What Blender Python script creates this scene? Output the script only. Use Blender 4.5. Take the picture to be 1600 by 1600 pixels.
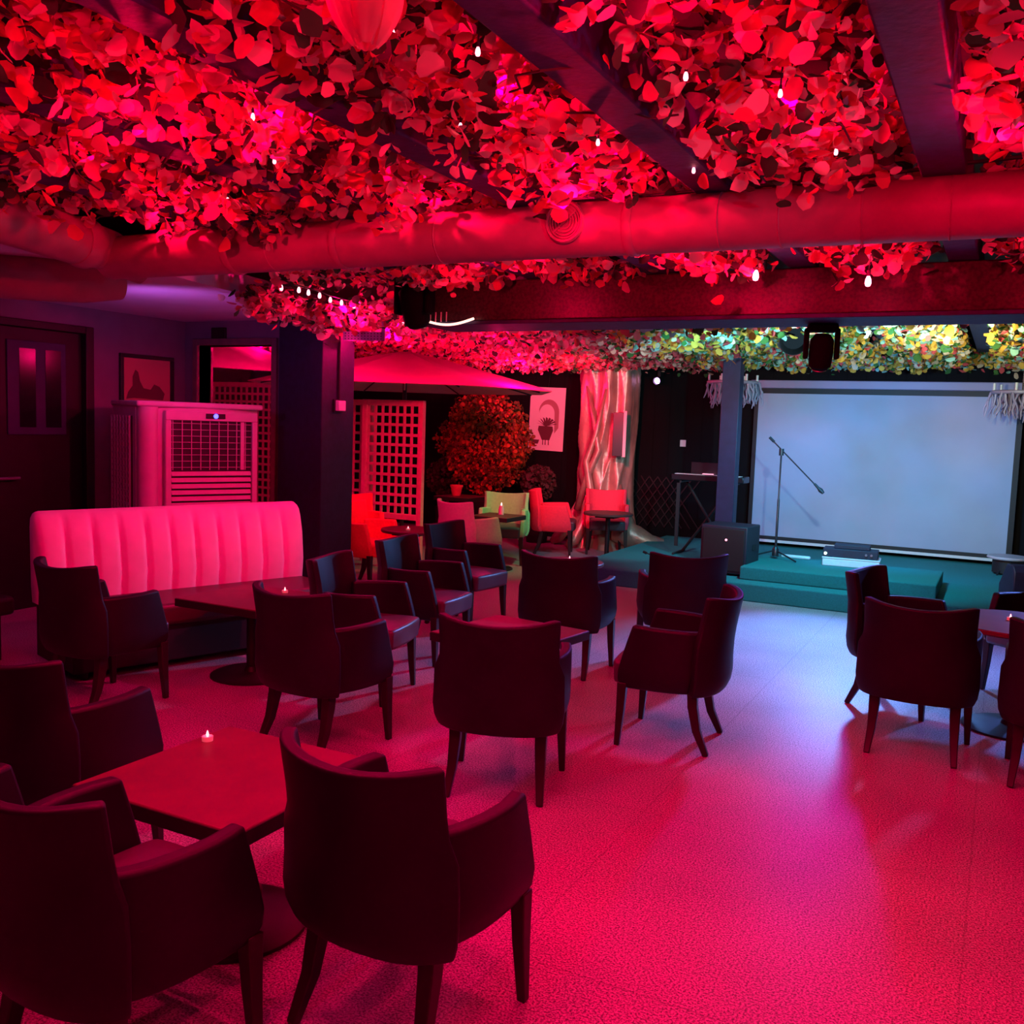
import bpy, bmesh, math, random
import numpy as np
from mathutils import Vector, Matrix
random.seed(7)
rng = np.random.default_rng(11)
PI = math.pi
for o in list(bpy.data.objects): bpy.data.objects.remove(o)
SC = bpy.context.scene
COL = SC.collection

# ------------------------------------------------------------------ camera
F = 1485.0; PITCH = math.radians(5.4); ROLL = math.radians(1.95); YAW = math.radians(27.2); H = 1.63
fw = Vector((-math.sin(YAW)*math.cos(PITCH), math.cos(YAW)*math.cos(PITCH), -math.sin(PITCH)))
rt = Vector((math.cos(YAW), math.sin(YAW), 0)); up = rt.cross(fw)
R_ = rt*math.cos(ROLL)+up*math.sin(ROLL); U_ = up*math.cos(ROLL)-rt*math.sin(ROLL)
cd = bpy.data.cameras.new('camera'); cam = bpy.data.objects.new('camera', cd); COL.objects.link(cam)
cd.sensor_fit = 'HORIZONTAL'; cd.sensor_width = 36; cd.lens = 36*F/1600; cd.clip_start = .05; cd.clip_end = 200
m = Matrix((R_, U_, -fw)).transposed().to_4x4(); m.translation = Vector((0, 0, H)); cam.matrix_world = m
SC.camera = cam

# ------------------------------------------------------------------ world, exposure
w = bpy.data.worlds.new('night'); SC.world = w; w.use_nodes = True
w.node_tree.nodes['Background'].inputs[0].default_value = (.05, .012, .03, 1)
w.node_tree.nodes['Background'].inputs[1].default_value = .02
SC.view_settings.view_transform = 'Standard'; SC.view_settings.look = 'None'
SC.view_settings.gamma = 1; SC.view_settings.use_curve_mapping = False; SC.view_settings.exposure = 0.0

# ------------------------------------------------------------------ lights
RED = (1, .0, .06); PINK = (1, .0, .13); BLUE = (.13, .36, 1); CYAN = (.5, .95, 1)
def plight(loc, col, e, r=.04, name='point_light'):
    l = bpy.data.lights.new(name, 'POINT'); l.energy = e; l.color = col; l.shadow_soft_size = r
    o = bpy.data.objects.new(name, l); o.location = loc; COL.objects.link(o); return o
def slight(loc, to, col, e, ang, blend=.5, r=.05, name='spot_light'):
    l = bpy.data.lights.new(name, 'SPOT'); l.energy = e; l.color = col; l.shadow_soft_size = r
    l.spot_size = math.radians(ang); l.spot_blend = blend
    o = bpy.data.objects.new(name, l); o.location = loc
    o.rotation_euler = (Vector(to)-Vector(loc)).to_track_quat('-Z', 'Y').to_euler(); COL.objects.link(o); return o
# red festoon light inside and under the hall garland, plus added unseen floor spots
for (x, y) in [(-3.5, 1.4), (-2.4, 1.0), (-1.25, 1.2), (-.60, 1.3), (.9, 1.2), (-3.1, 2.5), (-2.15, 2.4), (-1.4, 2.6), (-.6, 2.9), (.15, 2.6),
               (-3.65, 3.3), (-2.2, 3.3), (-1.4, 3.2), (-1.45, 4.3), (-2.2, 4.5), (-3.1, 4.4), (-.6, 4.5), (.15, 4.5)]:
    plight((x, y, 2.62), (1, 0, .05), 30, .015)
for (x, y) in [(-1.5, 1.2), (-2.2, 2.0), (-.65, 1.9), (-2.95, 2.8), (-1.4, 3.05), (-.05, 2.9), (-3.0, 1.6), (-1.4, 4.6), (-2.6, 4.6), (.3, 4.7), (.5, 1.2), (-.6, .4)]:
    plight((x, y, 2.36), (1, 0, .05), 14, .015)
    slight((x, y, 2.34), (x, y, 0), (1, 0, .10), 50 if y < 4 else 18, 150, .6, .03)
# courtyard, left of the beam: added unseen lights brightening umbrella, lattice and bush
for (x, y, z, e) in [(-4.2, 5.5, 2.33, 26), (-4.75, 6.3, 2.2, 8), (-3.9, 7.2, 2.2, 26), (-4.6, 9.0, 2.2, 30), (-4.9, 7.0, 2.36, 40), (-6.2, 7.1, 2.36, 60), (-8.5, 7.3, 1.95, 14), (-7.6, 8.4, 2.4, 24), (-5.5, 10.7, 2.2, 50), (-7.2, 11.0, 2.3, 16), (-8.6, 8.8, 2.2, 14)]:
    plight((x, y, z), PINK, e, .02)
slight((-4.3, 6.9, 2.2), (-6.1, 9.6, 1.2), RED, 210, 84, .7, .04)
slight((-3.7, 8.7, 2.25), (-5.7, 12, 1.3), RED, 440, 60, .7, .04)
# red wash from the fixture at the beam end towards sofa and cooler
slight((-3.3, 4.9, 2.22), (-5.3, 4.8, .85), PINK, 165, 84, .7, .04)
# stage rig
def gobo(l, sc_, lo_, hi_):
    l.data.use_nodes = True; nt = l.data.node_tree; em = nt.nodes['Emission']; tc = nt.nodes.new('ShaderNodeTexCoord'); n = nt.nodes.new('ShaderNodeTexNoise')
    n.inputs['Scale'].default_value = sc_; n.inputs['Detail'].default_value = 2; n.inputs['Distortion'].default_value = .8
    mr = nt.nodes.new('ShaderNodeMapRange'); mr.inputs['From Min'].default_value = .35; mr.inputs['From Max'].default_value = .65; mr.inputs['To Min'].default_value = lo_; mr.inputs['To Max'].default_value = hi_
    nt.links.new(tc.outputs['Normal'], n.inputs['Vector']); nt.links.new(n.outputs['Fac'], mr.inputs['Value']); nt.links.new(mr.outputs['Result'], em.inputs['Strength'])
slight((-.92, 6.1, 1.98), (-1.6, 9.2, 2.55), CYAN, 290, 80, .6, .03)
slight((-.3, 6.6, 1.98), (-.1, 9.5, 2.55), (1, .85, .45), 210, 90, .7, .03)
slight((-1.8, 6.6, 2.0), (-2.7, 8.6, 2.5), (.2, .85, 1), 120, 60, .9, .03)
slight((-1.2, 9.3, 2.2), (-1.25, 7.5, 0), BLUE, 1350, 60, 1, .10)
slight((-1.3, 8.9, 2.2), (-1.9, 5.1, 0), (.3, .03, 1), 150, 54, 1, .08)  # added violet spot tinting the mid-hall floor
slight((-1.9, 9.0, 2.2), (-3.3, 5.3, .45), BLUE, 420, 44, 1, .06)
slight((1.0, 8.8, 2.2), (.3, 7.1, 0), (.13, .25, 1), 520, 66, 1, .10)
slight((-1.4, 8.4, 2.2), (-1.6, 10.4, .3), (.03, .7, 1), 230, 100, .7, .06)
slight((-3.4, 8.6, 2.2), (-4.1, 10.9, .4), (.35, .75, 1), 90, 60, .8, .04)
gobo(slight((-1.1, 8.6, 2.1), (-1.3, 12.2, .5), (.02, .34, 1), 250, 80, .8, .03), 2.6, .5, 1.35)
gobo(slight((-1.0, 8.9, 2.15), (-1.5, 12.2, 1.2), (.35, .3, .9), 22, 66, .8, .03), 5.0, 0, 2)
slight((-2.06, 11.98, 2.28), (-2.3, 12.1, .6), (.02, .45, 1), 16, 18, .6, .01)
slight((-.55, 9.5, 2.25), (-.35, 12.2, 1.7), (1, .4, .1), 34, 26, 1.0, .03)
slight((-3.0, 9.9, 2.25), (-1.6, 12.2, .7), (1, .3, .4), 14, 26, 1.0, .03)
# added unseen blue spots at the right of the hall grazing the rafters
slight((1.9, 1.6, 1.9), (-.3, 2.0, 2.5), (.25, .35, 1), 30, 46, .8, .03)
slight((1.9, 1.6, 1.9), (-1.0, 3.2, 2.5), (.25, .35, 1), 40, 22, .8, .03)
# added violet uplight and fill for the side room
slight((-5.3, 4.7, 1.95), (-5.5, 5.3, 2.46), (.5, .1, .75), 16, 150, .8, .03)
plight((-5.7, 3.3, 1.7), (.5, .06, .6), 2.2, .02)
slight((-4.0, 9.6, 2.2), (-5.0, 9.4, .6), (.25, 1, .45), 60, 60, .8, .03)  # added green spot brightening the courtyard's green armchairs

# ------------------------------------------------------------------ materials
def mat(name, base, rough=.5, metal=0, spec=.5, emit=None, es=0, noise=None, bump=None, trans=0, alpha=None):
    m = bpy.data.materials.new(name); m.use_nodes = True; nt = m.node_tree; b = nt.nodes['Principled BSDF']
    b.inputs['Base Color'].default_value = (*base, 1); b.inputs['Roughness'].default_value = rough
    b.inputs['Metallic'].default_value = metal; b.inputs['Specular IOR Level'].default_value = spec
    if emit: b.inputs['Emission Color'].default_value = (*emit, 1); b.inputs['Emission Strength'].default_value = es
    if trans: b.inputs['Transmission Weight'].default_value = trans
    tc = nt.nodes.new('ShaderNodeTexCoord')
    if noise:   # (scale, other colour, low, high)
        n = nt.nodes.new('ShaderNodeTexNoise'); n.inputs['Scale'].default_value = noise[0]; n.inputs['Detail'].default_value = 4
        cr = nt.nodes.new('ShaderNodeValToRGB'); cr.color_ramp.elements[0].position = noise[2]; cr.color_ramp.elements[1].position = noise[3]
        cr.color_ramp.elements[0].color = (*noise[1], 1); cr.color_ramp.elements[1].color = (*base, 1)
        nt.links.new(tc.outputs['Object'], n.inputs['Vector']); nt.links.new(n.outputs['Fac'], cr.inputs['Fac']); nt.links.new(cr.outputs['Color'], b.inputs['Base Color'])
    if bump:    # (scale, strength, distance)
        n = nt.nodes.new('ShaderNodeTexNoise'); n.inputs['Scale'].default_value = bump[0]; n.inputs['Detail'].default_value = 3
        bp = nt.nodes.new('ShaderNodeBump'); bp.inputs['Strength'].default_value = bump[1]; bp.inputs['Distance'].default_value = bump[2]
        nt.links.new(tc.outputs['Object'], n.inputs['Vector']); nt.links.new(n.outputs['Fac'], bp.inputs['Height']); nt.links.new(bp.outputs['Normal'], b.inputs['Normal'])
    return m
def petal_mat(name, col, tr=.5):
    m = bpy.data.materials.new(name); m.use_nodes = True; nt = m.node_tree; nt.nodes.clear()
    out = nt.nodes.new('ShaderNodeOutputMaterial'); mx = nt.nodes.new('ShaderNodeMixShader'); mx.inputs[0].default_value = tr
    d = nt.nodes.new('ShaderNodeBsdfDiffuse'); t = nt.nodes.new('ShaderNodeBsdfTranslucent')
    d.inputs[0].default_value = (*col, 1); t.inputs[0].default_value = (*[c*.9 for c in col], 1)
    nt.links.new(d.outputs[0], mx.inputs[1]); nt.links.new(t.outputs[0], mx.inputs[2]); nt.links.new(mx.outputs[0], out.inputs[0]); return m
M = {}
M['leather'] = mat('dark_leather', (.012, .011, .021), .5, spec=.28, noise=(6, (.009, .008, .015), .35, .65), bump=(180, .12, .002))
M['seatlth'] = mat('seat_leather', (.07, .05, .07), .38, bump=(160, .1, .002))
M['legwood'] = mat('dark_stained_wood', (.02, .013, .014), .4, noise=(14, (.012, .008, .009), .3, .7))
M['tabletop'] = mat('table_laminate', (.13, .045, .04), .5, noise=(9, (.10, .035, .032), .3, .7))
M['tablebase'] = mat('black_cast_iron', (.015, .012, .014), .45, .3, bump=(60, .1, .001))
M['green_fabric'] = mat('green_fabric', (.42, .82, .38), .85, noise=(40, (.36, .72, .33), .3, .7), bump=(300, .15, .001))
M['red_fabric'] = mat('red_fabric', (.75, .05, .1), .8, noise=(40, (.65, .04, .09), .3, .7), bump=(300, .15, .001))
M['orange_fabric'] = mat('orange_fabric', (.9, .12, .07), .8, noise=(40, (.8, .1, .06), .3, .7), bump=(300, .15, .001))
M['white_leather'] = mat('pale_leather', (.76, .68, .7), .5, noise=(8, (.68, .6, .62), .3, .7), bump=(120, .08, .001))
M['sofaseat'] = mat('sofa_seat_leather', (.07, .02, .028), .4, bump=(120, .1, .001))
M['cooler'] = mat('grey_plastic', (.62, .5, .55), .45, noise=(12, (.56, .46, .5), .3, .7))
M['black'] = mat('matte_black', (.012, .01, .012), .6, bump=(90, .1, .001))
M['canblack'] = mat('flat_black', (.004, .004, .006), .9, spec=.1)
M['print'] = mat('print_paper', (.5, .22, .18), .8)
M['blackgloss'] = mat('satin_black', (.008, .008, .012), .35)
M['beam'] = mat('painted_beam', (.06, .022, .03), .4, noise=(60, (.015, .008, .012), .32, .6), bump=(40, .5, .004))
M['rafter'] = mat('painted_rafter', (.022, .035, .11), .6, noise=(22, (.012, .018, .055), .3, .6), bump=(50, .5, .004))
M['bluepost'] = mat('painted_post', (.022, .02, .07), .5, noise=(10, (.015, .014, .05), .3, .7), bump=(30, .3, .003))
M['duct'] = mat('duct_paint', (.33, .2, .2), .5, noise=(7, (.27, .16, .16), .3, .7), bump=(9, .3, .01))
M['doorlight'] = mat('door_grey_trim', (.03, .06, .10), .6, noise=(9, (.022, .045, .08), .3, .7))
M['paint'] = mat('room_plaster', (.2, .17, .2), .8, noise=(5, (.17, .14, .17), .3, .7), bump=(70, .2, .002))
M['white'] = mat('white_plaster', (.6, .57, .63), .8, noise=(4, (.54, .51, .57), .3, .7))
M['darkwood'] = mat('dark_door_wood', (.008, .006, .008), .5, noise=(12, (.005, .004, .005), .3, .7))
M['pane'] = mat('dark_glass', (.01, .01, .015), .15, spec=.3)
M['clearglass'] = mat('clear_glass', (.9, .9, .95), .02, trans=1)
M['frame_wood'] = mat('window_frame_wood', (.22, .12, .12), .5, noise=(15, (.16, .09, .09), .3, .7))
M['lattice'] = mat('lattice_wood', (.62, .42, .32), .6, noise=(20, (.5, .33, .25), .3, .7))
M['canvas'] = mat('umbrella_canvas', (.8, .62, .5), .8, noise=(6, (.72, .55, .45), .3, .7), bump=(12, .2, .01))
M['pillar'] = mat('painted_pillar', (.012, .018, .05), .6, noise=(18, (.007, .010, .028), .3, .7), bump=(40, .4, .003))
M['green_carpet'] = mat('green_carpet', (.015, .27, .27), .95, noise=(90, (.01, .2, .2), .3, .7), bump=(400, .4, .003))
M['casegrey'] = mat('screen_case_grey', (.3, .26, .42), .5)
M['screen'] = mat('projection_cloth', (.42, .46, .6), .9, noise=(1.6, (.38, .42, .56), .35, .65))
M['whiteplastic'] = mat('white_plastic', (.8, .8, .8), .4, noise=(30, (.75, .75, .76), .3, .7))
M['speaker'] = mat('speaker_cabinet', (.02, .018, .035), .55, bump=(150, .3, .002))
M['steel'] = mat('dark_steel', (.05, .05, .06), .35, .6)
M['chrome'] = mat('worn_chrome', (.5, .5, .52), .3, .9)
M['wax'] = mat('white_wax', (.85, .8, .78), .4, emit=(1, .25, .25), es=.15)
M['flame'] = mat('candle_flame', (1, .7, .5), .5, emit=(1, .35, .4), es=3)
M['led'] = mat('led_glow', (1, .6, .65), .5, emit=(1, .2, .28), es=7)
M['ledstrip'] = mat('led_strip_glow', (1, .7, .7), .5, emit=(1, .5, .42), es=2.2)
M['bluedot'] = mat('blue_display_glow', (.2, .3, 1), .5, emit=(.03, .06, 1), es=6)
M['lens'] = mat('violet_lens_glow', (.8, .5, 1), .5, emit=(.75, .4, 1), es=8)
M['greendot'] = mat('white_led_glow', (1, 1, 1), .5, emit=(.6, 1, .7), es=6)
M['reddot'] = mat('pink_led_glow', (1, .4, .5), .5, emit=(1, .35, .5), es=2)
M['bark'] = mat('gilded_bark', (.62, .42, .3), .38, .45, noise=(5, (.4, .26, .2), .3, .7), bump=(25, .4, .01))
M['poster'] = mat('poster_paper', (.8, .72, .7), .8); M['ink'] = mat('poster_ink', (.12, .03, .04), .8); M['ink2'] = mat('poster_grey', (.4, .2, .2), .8)
M['terracotta'] = mat('orange_clay', (.8, .3, .15), .7, noise=(20, (.7, .25, .12), .3, .7))
M['crystal'] = mat('chandelier_twine', (.35, .3, .42), .45)
M['violetmetal'] = mat('perforated_plate', (.55, .35, .6), .4, .2)
# petals and leaves
M['p_yellow'] = petal_mat('petal_yellow', (.85, .55, .10)); M['p_cream'] = petal_mat('petal_cream', (.85, .7, .5)); M['p_rose'] = petal_mat('petal_rose', (.75, .2, .26))
M['p_pink'] = petal_mat('petal_coral', (.75, .12, .14)); M['p_green'] = petal_mat('leaf_green', (.06, .17, .05), .3)
M['p_teal'] = petal_mat('petal_teal', (.35, .75, .65)); M['b_orange'] = petal_mat('bush_orange', (.55, .2, .05), .4); M['b_green'] = petal_mat('bush_green', (.2, .16, .05), .4)
M['stem'] = mat('vine_stem', (.05, .03, .02), .7)

def floor_mat():
    m = bpy.data.materials.new('terrazzo'); m.use_nodes = True; nt = m.node_tree; b = nt.nodes['Principled BSDF']
    tc = nt.nodes.new('ShaderNodeTexCoord')
    def ramp(src, p0, c0, p1, c1):
        r = nt.nodes.new('ShaderNodeValToRGB'); r.color_ramp.elements[0].position = p0; r.color_ramp.elements[0].color = c0
        r.color_ramp.elements[1].position = p1; r.color_ramp.elements[1].color = c1; nt.links.new(src, r.inputs['Fac']); return r.outputs['Color']
    n1 = nt.nodes.new('ShaderNodeTexNoise'); n1.inputs['Scale'].default_value = 140; n1.inputs['Detail'].default_value = 3; n1.inputs['Roughness'].default_value = .7
    nt.links.new(tc.outputs['Object'], n1.inputs['Vector'])
    c1 = ramp(n1.outputs['Fac'], .40, (.08, .07, .08, 1), .60, (.68, .64, .66, 1))
    n2 = nt.nodes.new('ShaderNodeTexNoise'); n2.inputs['Scale'].default_value = 1.3; n2.inputs['Detail'].default_value = 5
    nt.links.new(tc.outputs['Object'], n2.inputs['Vector'])
    c2 = ramp(n2.outputs['Fac'], .3, (.78, .76, .76, 1), .65, (1, 1, 1, 1))
    mx = nt.nodes.new('ShaderNodeMix'); mx.data_type = 'RGBA'; mx.blend_type = 'MULTIPLY'; mx.inputs[0].default_value = 1
    nt.links.new(c1, mx.inputs[6]); nt.links.new(c2, mx.inputs[7])
    # slab joints every 1.2 m
    br = nt.nodes.new('ShaderNodeTexBrick'); br.offset = 0; br.inputs['Scale'].default_value = 1; br.inputs['Mortar Size'].default_value = .0035
    br.inputs['Brick Width'].default_value = 1.25; br.inputs['Row Height'].default_value = 1.25
    br.inputs['Color1'].default_value = (1, 1, 1, 1); br.inputs['Color2'].default_value = (1, 1, 1, 1); br.inputs['Mortar'].default_value = (.6, .58, .58, 1)
    nt.links.new(tc.outputs['Object'], br.inputs['Vector'])
    mx2 = nt.nodes.new('ShaderNodeMix'); mx2.data_type = 'RGBA'; mx2.blend_type = 'MULTIPLY'; mx2.inputs[0].default_value = .6
    nt.links.new(mx.outputs[2], mx2.inputs[6]); nt.links.new(br.outputs['Color'], mx2.inputs[7]); nt.links.new(mx2.outputs[2], b.inputs['Base Color'])
    b.inputs['Roughness'].default_value = .42; b.inputs['Specular IOR Level'].default_value = .35
    bp = nt.nodes.new('ShaderNodeBump'); bp.inputs['Strength'].default_value = .15; bp.inputs['Distance'].default_value = .002
    nt.links.new(n1.outputs['Fac'], bp.inputs['Height']); nt.links.new(bp.outputs['Normal'], b.inputs['Normal'])
    return m
M['floor'] = floor_mat()
def plank_mat():
    m = bpy.data.materials.new('dark_planks'); m.use_nodes = True; nt = m.node_tree; b = nt.nodes['Principled BSDF']
    tc = nt.nodes.new('ShaderNodeTexCoord'); w = nt.nodes.new('ShaderNodeTexWave'); w.bands_direction = 'X'; w.inputs['Scale'].default_value = 1.4
    w.inputs['Distortion'].default_value = .25; w.wave_profile = 'SAW'
    r = nt.nodes.new('ShaderNodeValToRGB'); r.color_ramp.elements[0].position = .04; r.color_ramp.elements[0].color = (.0015, .001, .0015, 1)
    r.color_ramp.elements[1].position = .1; r.color_ramp.elements[1].color = (.004, .003, .004, 1)
    nt.links.new(tc.outputs['Object'], w.inputs['Vector']); nt.links.new(w.outputs['Fac'], r.inputs['Fac']); nt.links.new(r.outputs['Color'], b.inputs['Base Color'])
    b.inputs['Roughness'].default_value = .85; b.inputs['Specular IOR Level'].default_value = .2; return m
M['planks'] = plank_mat()

# ------------------------------------------------------------------ mesh helpers
def link(o, parent=None):
    COL.objects.link(o)
    if parent: o.parent = parent
    return o
def obj(name, bm, mats, parent=None, smooth=35, bevel=0, seg=2):
    me = bpy.data.meshes.new(name); bmesh.ops.recalc_face_normals(bm, faces=bm.faces); bm.to_mesh(me); bm.free()
    for mm in (mats if isinstance(mats, (list, tuple)) else [mats]): me.materials.append(M[mm] if isinstance(mm, str) else mm)
    if smooth:
        me.polygons.foreach_set('use_smooth', [True]*len(me.polygons)); me.set_sharp_from_angle(angle=math.radians(smooth))
    o = bpy.data.objects.new(name, me); link(o, parent)
    if bevel:
        b = o.modifiers.new('bevel', 'BEVEL'); b.width = bevel; b.segments = seg; b.limit_method = 'ANGLE'; b.angle_limit = math.radians(40)
    return o
def tag(o, label=None, cat=None, group=None, kind=None):
    if label: o['label'] = label
    if cat: o['category'] = cat
    if group: o['group'] = group
    if kind: o['kind'] = kind
    return o
def thing(name, label, cat, loc=(0, 0, 0), rz=0, group=None):
    o = bpy.data.objects.new(name, None); o.empty_display_size = .1; link(o); o.location = loc; o.rotation_euler = (0, 0, rz)
    return tag(o, label, cat, group)
def struct(name, bm, m, **k): return tag(obj(name, bm, m, **k), kind='structure')
def copy_tree(o, parent=None):
    c = o.copy(); COL.objects.link(c)
    if parent: c.parent = parent
    for ch in list(o.children): copy_tree(ch, c)
    return c
def box(bm, x0, x1, y0, y1, z0, z1, mi=0, M4=None):
    c = [(x0, y0, z0), (x1, y0, z0), (x1, y1, z0), (x0, y1, z0), (x0, y0, z1), (x1, y0, z1), (x1, y1, z1), (x0, y1, z1)]
    if M4 is not None: c = [M4 @ Vector(p) for p in c]
    v = [bm.verts.new(p) for p in c]
    for f in ((0, 3, 2, 1), (4, 5, 6, 7), (0, 1, 5, 4), (1, 2, 6, 5), (2, 3, 7, 6), (3, 0, 4, 7)):
        bm.faces.new([v[i] for i in f]).material_index = mi
def bx(*a, **k): bm = bmesh.new(); box(bm, *a, **k); return bm
def tube(bm, pts, rad, n=10, cap=True, mi=0, square=False):
    pts = [Vector(p) for p in pts]; rad = rad if isinstance(rad, (list, tuple)) else [rad]*len(pts)
    rings = []; prev = None
    for i, p in enumerate(pts):
        t = (pts[min(i+1, len(pts)-1)]-pts[max(i-1, 0)]).normalized()
        if prev is None:
            a = Vector((0, 0, 1)) if abs(t.z) < .9 else Vector((1, 0, 0)); u = t.cross(a).normalized()
        else: u = (prev-t*prev.dot(t)).normalized()
        prev = u; v = t.cross(u)
        rings.append([bm.verts.new(p+(u*math.cos(2*PI*(k+.5)/n)+v*math.sin(2*PI*(k+.5)/n))*rad[i]) for k in range(n)])
    for a, b in zip(rings, rings[1:]):
        for k in range(n): bm.faces.new((a[k], a[(k+1) % n], b[(k+1) % n], b[k])).material_index = mi
    if cap: bm.faces.new(rings[0][::-1]).material_index = mi; bm.faces.new(rings[-1]).material_index = mi
def tb(*a, **k): bm = bmesh.new(); tube(bm, *a, **k); return bm
def lathe(bm, prof, n=24, c=(0, 0, 0), mi=0, axis=None):
    rings = []
    for r, z in prof:
        if r < 1e-5: rings.append([bm.verts.new((c[0], c[1], c[2]+z))])
        else: rings.append([bm.verts.new((c[0]+r*math.cos(2*PI*k/n), c[1]+r*math.sin(2*PI*k/n), c[2]+z)) for k in range(n)])
    for a, b in zip(rings, rings[1:]):
        for k in range(n):
            if len(a) == 1 and len(b) == 1: break
            f = (a[0], b[(k+1) % n], b[k]) if len(a) == 1 else (a[k], a[(k+1) % n], b[0]) if len(b) == 1 else (a[k], a[(k+1) % n], b[(k+1) % n], b[k])
            bm.faces.new(f).material_index = mi
def lt(*a, **k): bm = bmesh.new(); lathe(bm, *a, **k); return bm
def loft(bm, grid, closed_u=False, mi=0):
    """grid[i][j] points -> quads"""
    v = [[bm.verts.new(p) for p in row] for row in grid]; n = len(v); mcols = len(v[0])
    for i in range(n if closed_u else n-1):
        for j in range(mcols-1):
            bm.faces.new((v[i][j], v[(i+1) % n][j], v[(i+1) % n][j+1], v[i][j+1])).material_index = mi
    return v
def slab(bm, outer, thick):
    """closed slab from an outer grid [u][v] and thickness towards the horizontal inward normal"""
    nu, nv = len(outer), len(outer[0]); inner = []
    for i in range(nu):
        a = outer[max(i-1, 0)][0]; b = outer[min(i+1, nu-1)][0]; t = Vector((b[0]-a[0], b[1]-a[1], 0)).normalized(); n = Vector((-t.y, t.x, 0))
        inner.append([Vector(outer[i][j])+n*(thick(i, j) if callable(thick) else thick) for j in range(nv)])
    vo = loft(bm, outer); vi = loft(bm, inner)
    for i in range(nu-1):
        bm.faces.new((vo[i][0], vi[i][0], vi[i+1][0], vo[i+1][0])); bm.faces.new((vo[i][-1], vo[i+1][-1], vi[i+1][-1], vi[i][-1]))
    for j in range(nv-1):
        bm.faces.new((vo[0][j], vo[0][j+1], vi[0][j+1], vi[0][j])); bm.faces.new((vo[-1][j], vi[-1][j], vi[-1][j+1], vo[-1][j+1]))
def M4(loc, rz=0, rx=0, ry=0): return Matrix.Translation(loc) @ Matrix.Rotation(rz, 4, 'Z') @ Matrix.Rotation(ry, 4, 'Y') @ Matrix.Rotation(rx, 4, 'X')

# ================================================================== THE SETTING
WY = 12.4
struct('floor', bx(-10.2, 3.7, -2.6, WY+.15, -.12, 0), 'floor')
struct('wall_back', bx(-10.2, 3.7, WY, WY+.15, 0, 3.05), 'planks')
struct('wall_right', bx(3.55, 3.7, -2.6, WY, 0, 3.05), 'planks')
struct('wall_front', bx(-10.2, 3.55, -2.6, -2.45, 0, 3.05), 'planks')
struct('wall_courtyard', bx(-10.2, -10.05, 6.75, WY, 0, 3.05), 'planks')
struct('ceiling', bx(-10.2, 3.7, -2.6, WY+.15, 3.05, 3.15), 'black')
# side room: left wall with the door opening, end wall with the window opening
bm = bmesh.new(); box(bm, -7.02, -6.9, -2.45, 4.30, 0, 3.05); box(bm, -7.02, -6.9, 5.56, 6.6, 0, 3.05); box(bm, -7.02, -6.9, 4.30, 5.56, 2.30, 3.05)
struct('wall_left', bm, 'paint')
bm = bmesh.new(); box(bm, -10.05, -6.72, 6.6, 6.75, 0, 3.05); box(bm, -5.83, -5.66, 6.6, 6.75, 0, 3.05); box(bm, -6.72, -5.83, 6.6, 6.75, 2.24, 3.05); box(bm, -6.72, -5.83, 6.6, 6.75, 0, .75)
struct('wall_window', bm, 'paint')
bm = bmesh.new()
pts = [(-6.9, -2.4), (-4.3, -2.4), (-4.62, 4.2), (-4.82, 5.08), (-5.1, 6.6), (-6.9, 6.6)]
lo = [bm.verts.new((x, y, 2.46)) for x, y in pts]; hi = [bm.verts.new((x, y, 2.6)) for x, y in pts]
bm.faces.new(lo[::-1]); bm.faces.new(hi)
for i in range(len(pts)): j = (i+1) % len(pts); bm.faces.new((lo[i], lo[j], hi[j], hi[i]))
struct('ceiling_side', bm, 'white', smooth=0)
# window
wf = struct('window_1', bx(-6.78, -6.72, 6.57, 6.78, .7, 2.30), 'frame_wood', bevel=.006)
for a in ((-5.83, -5.77, 6.57, 6.78, .7, 2.30), (-6.72, -5.83, 6.57, 6.78, 2.24, 2.30), (-6.80, -5.75, 6.54, 6.80, .70, .75)):
    obj('window_frame', bx(*a), 'frame_wood', wf, bevel=.006)
obj('pane', bx(-6.72, -5.83, 6.665, 6.672, .75, 2.24), 'clearglass', wf)
# door
d = struct('door_1', bx(-6.97, -6.92, 4.38, 5.48, 0, 2.24), 'darkwood', bevel=.004)
for a in ((-6.99, -6.86, 4.30, 4.38, 0, 2.30), (-6.99, -6.86, 5.48, 5.56, 0, 2.30), (-6.99, -6.86, 4.38, 5.48, 2.24, 2.30)): obj('door_frame', bx(*a), 'darkwood', d, bevel=.006)
obj('door_window', bx(-6.925, -6.905, 4.80, 5.32, 1.40, 2.14), 'doorlight', d, bevel=.004)
for y in (4.90, 5.13): obj('pane', bx(-6.91, -6.90, y, y+.14, 1.46, 2.08), 'pane', d)
hb = bmesh.new(); tube(hb, [(-6.92, 4.70, 1.06), (-6.86, 4.70, 1.06)], .012); tube(hb, [(-6.86, 4.62, 1.06), (-6.86, 4.86, 1.06)], .013); obj('door_handle', hb, 'chrome', d)

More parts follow.
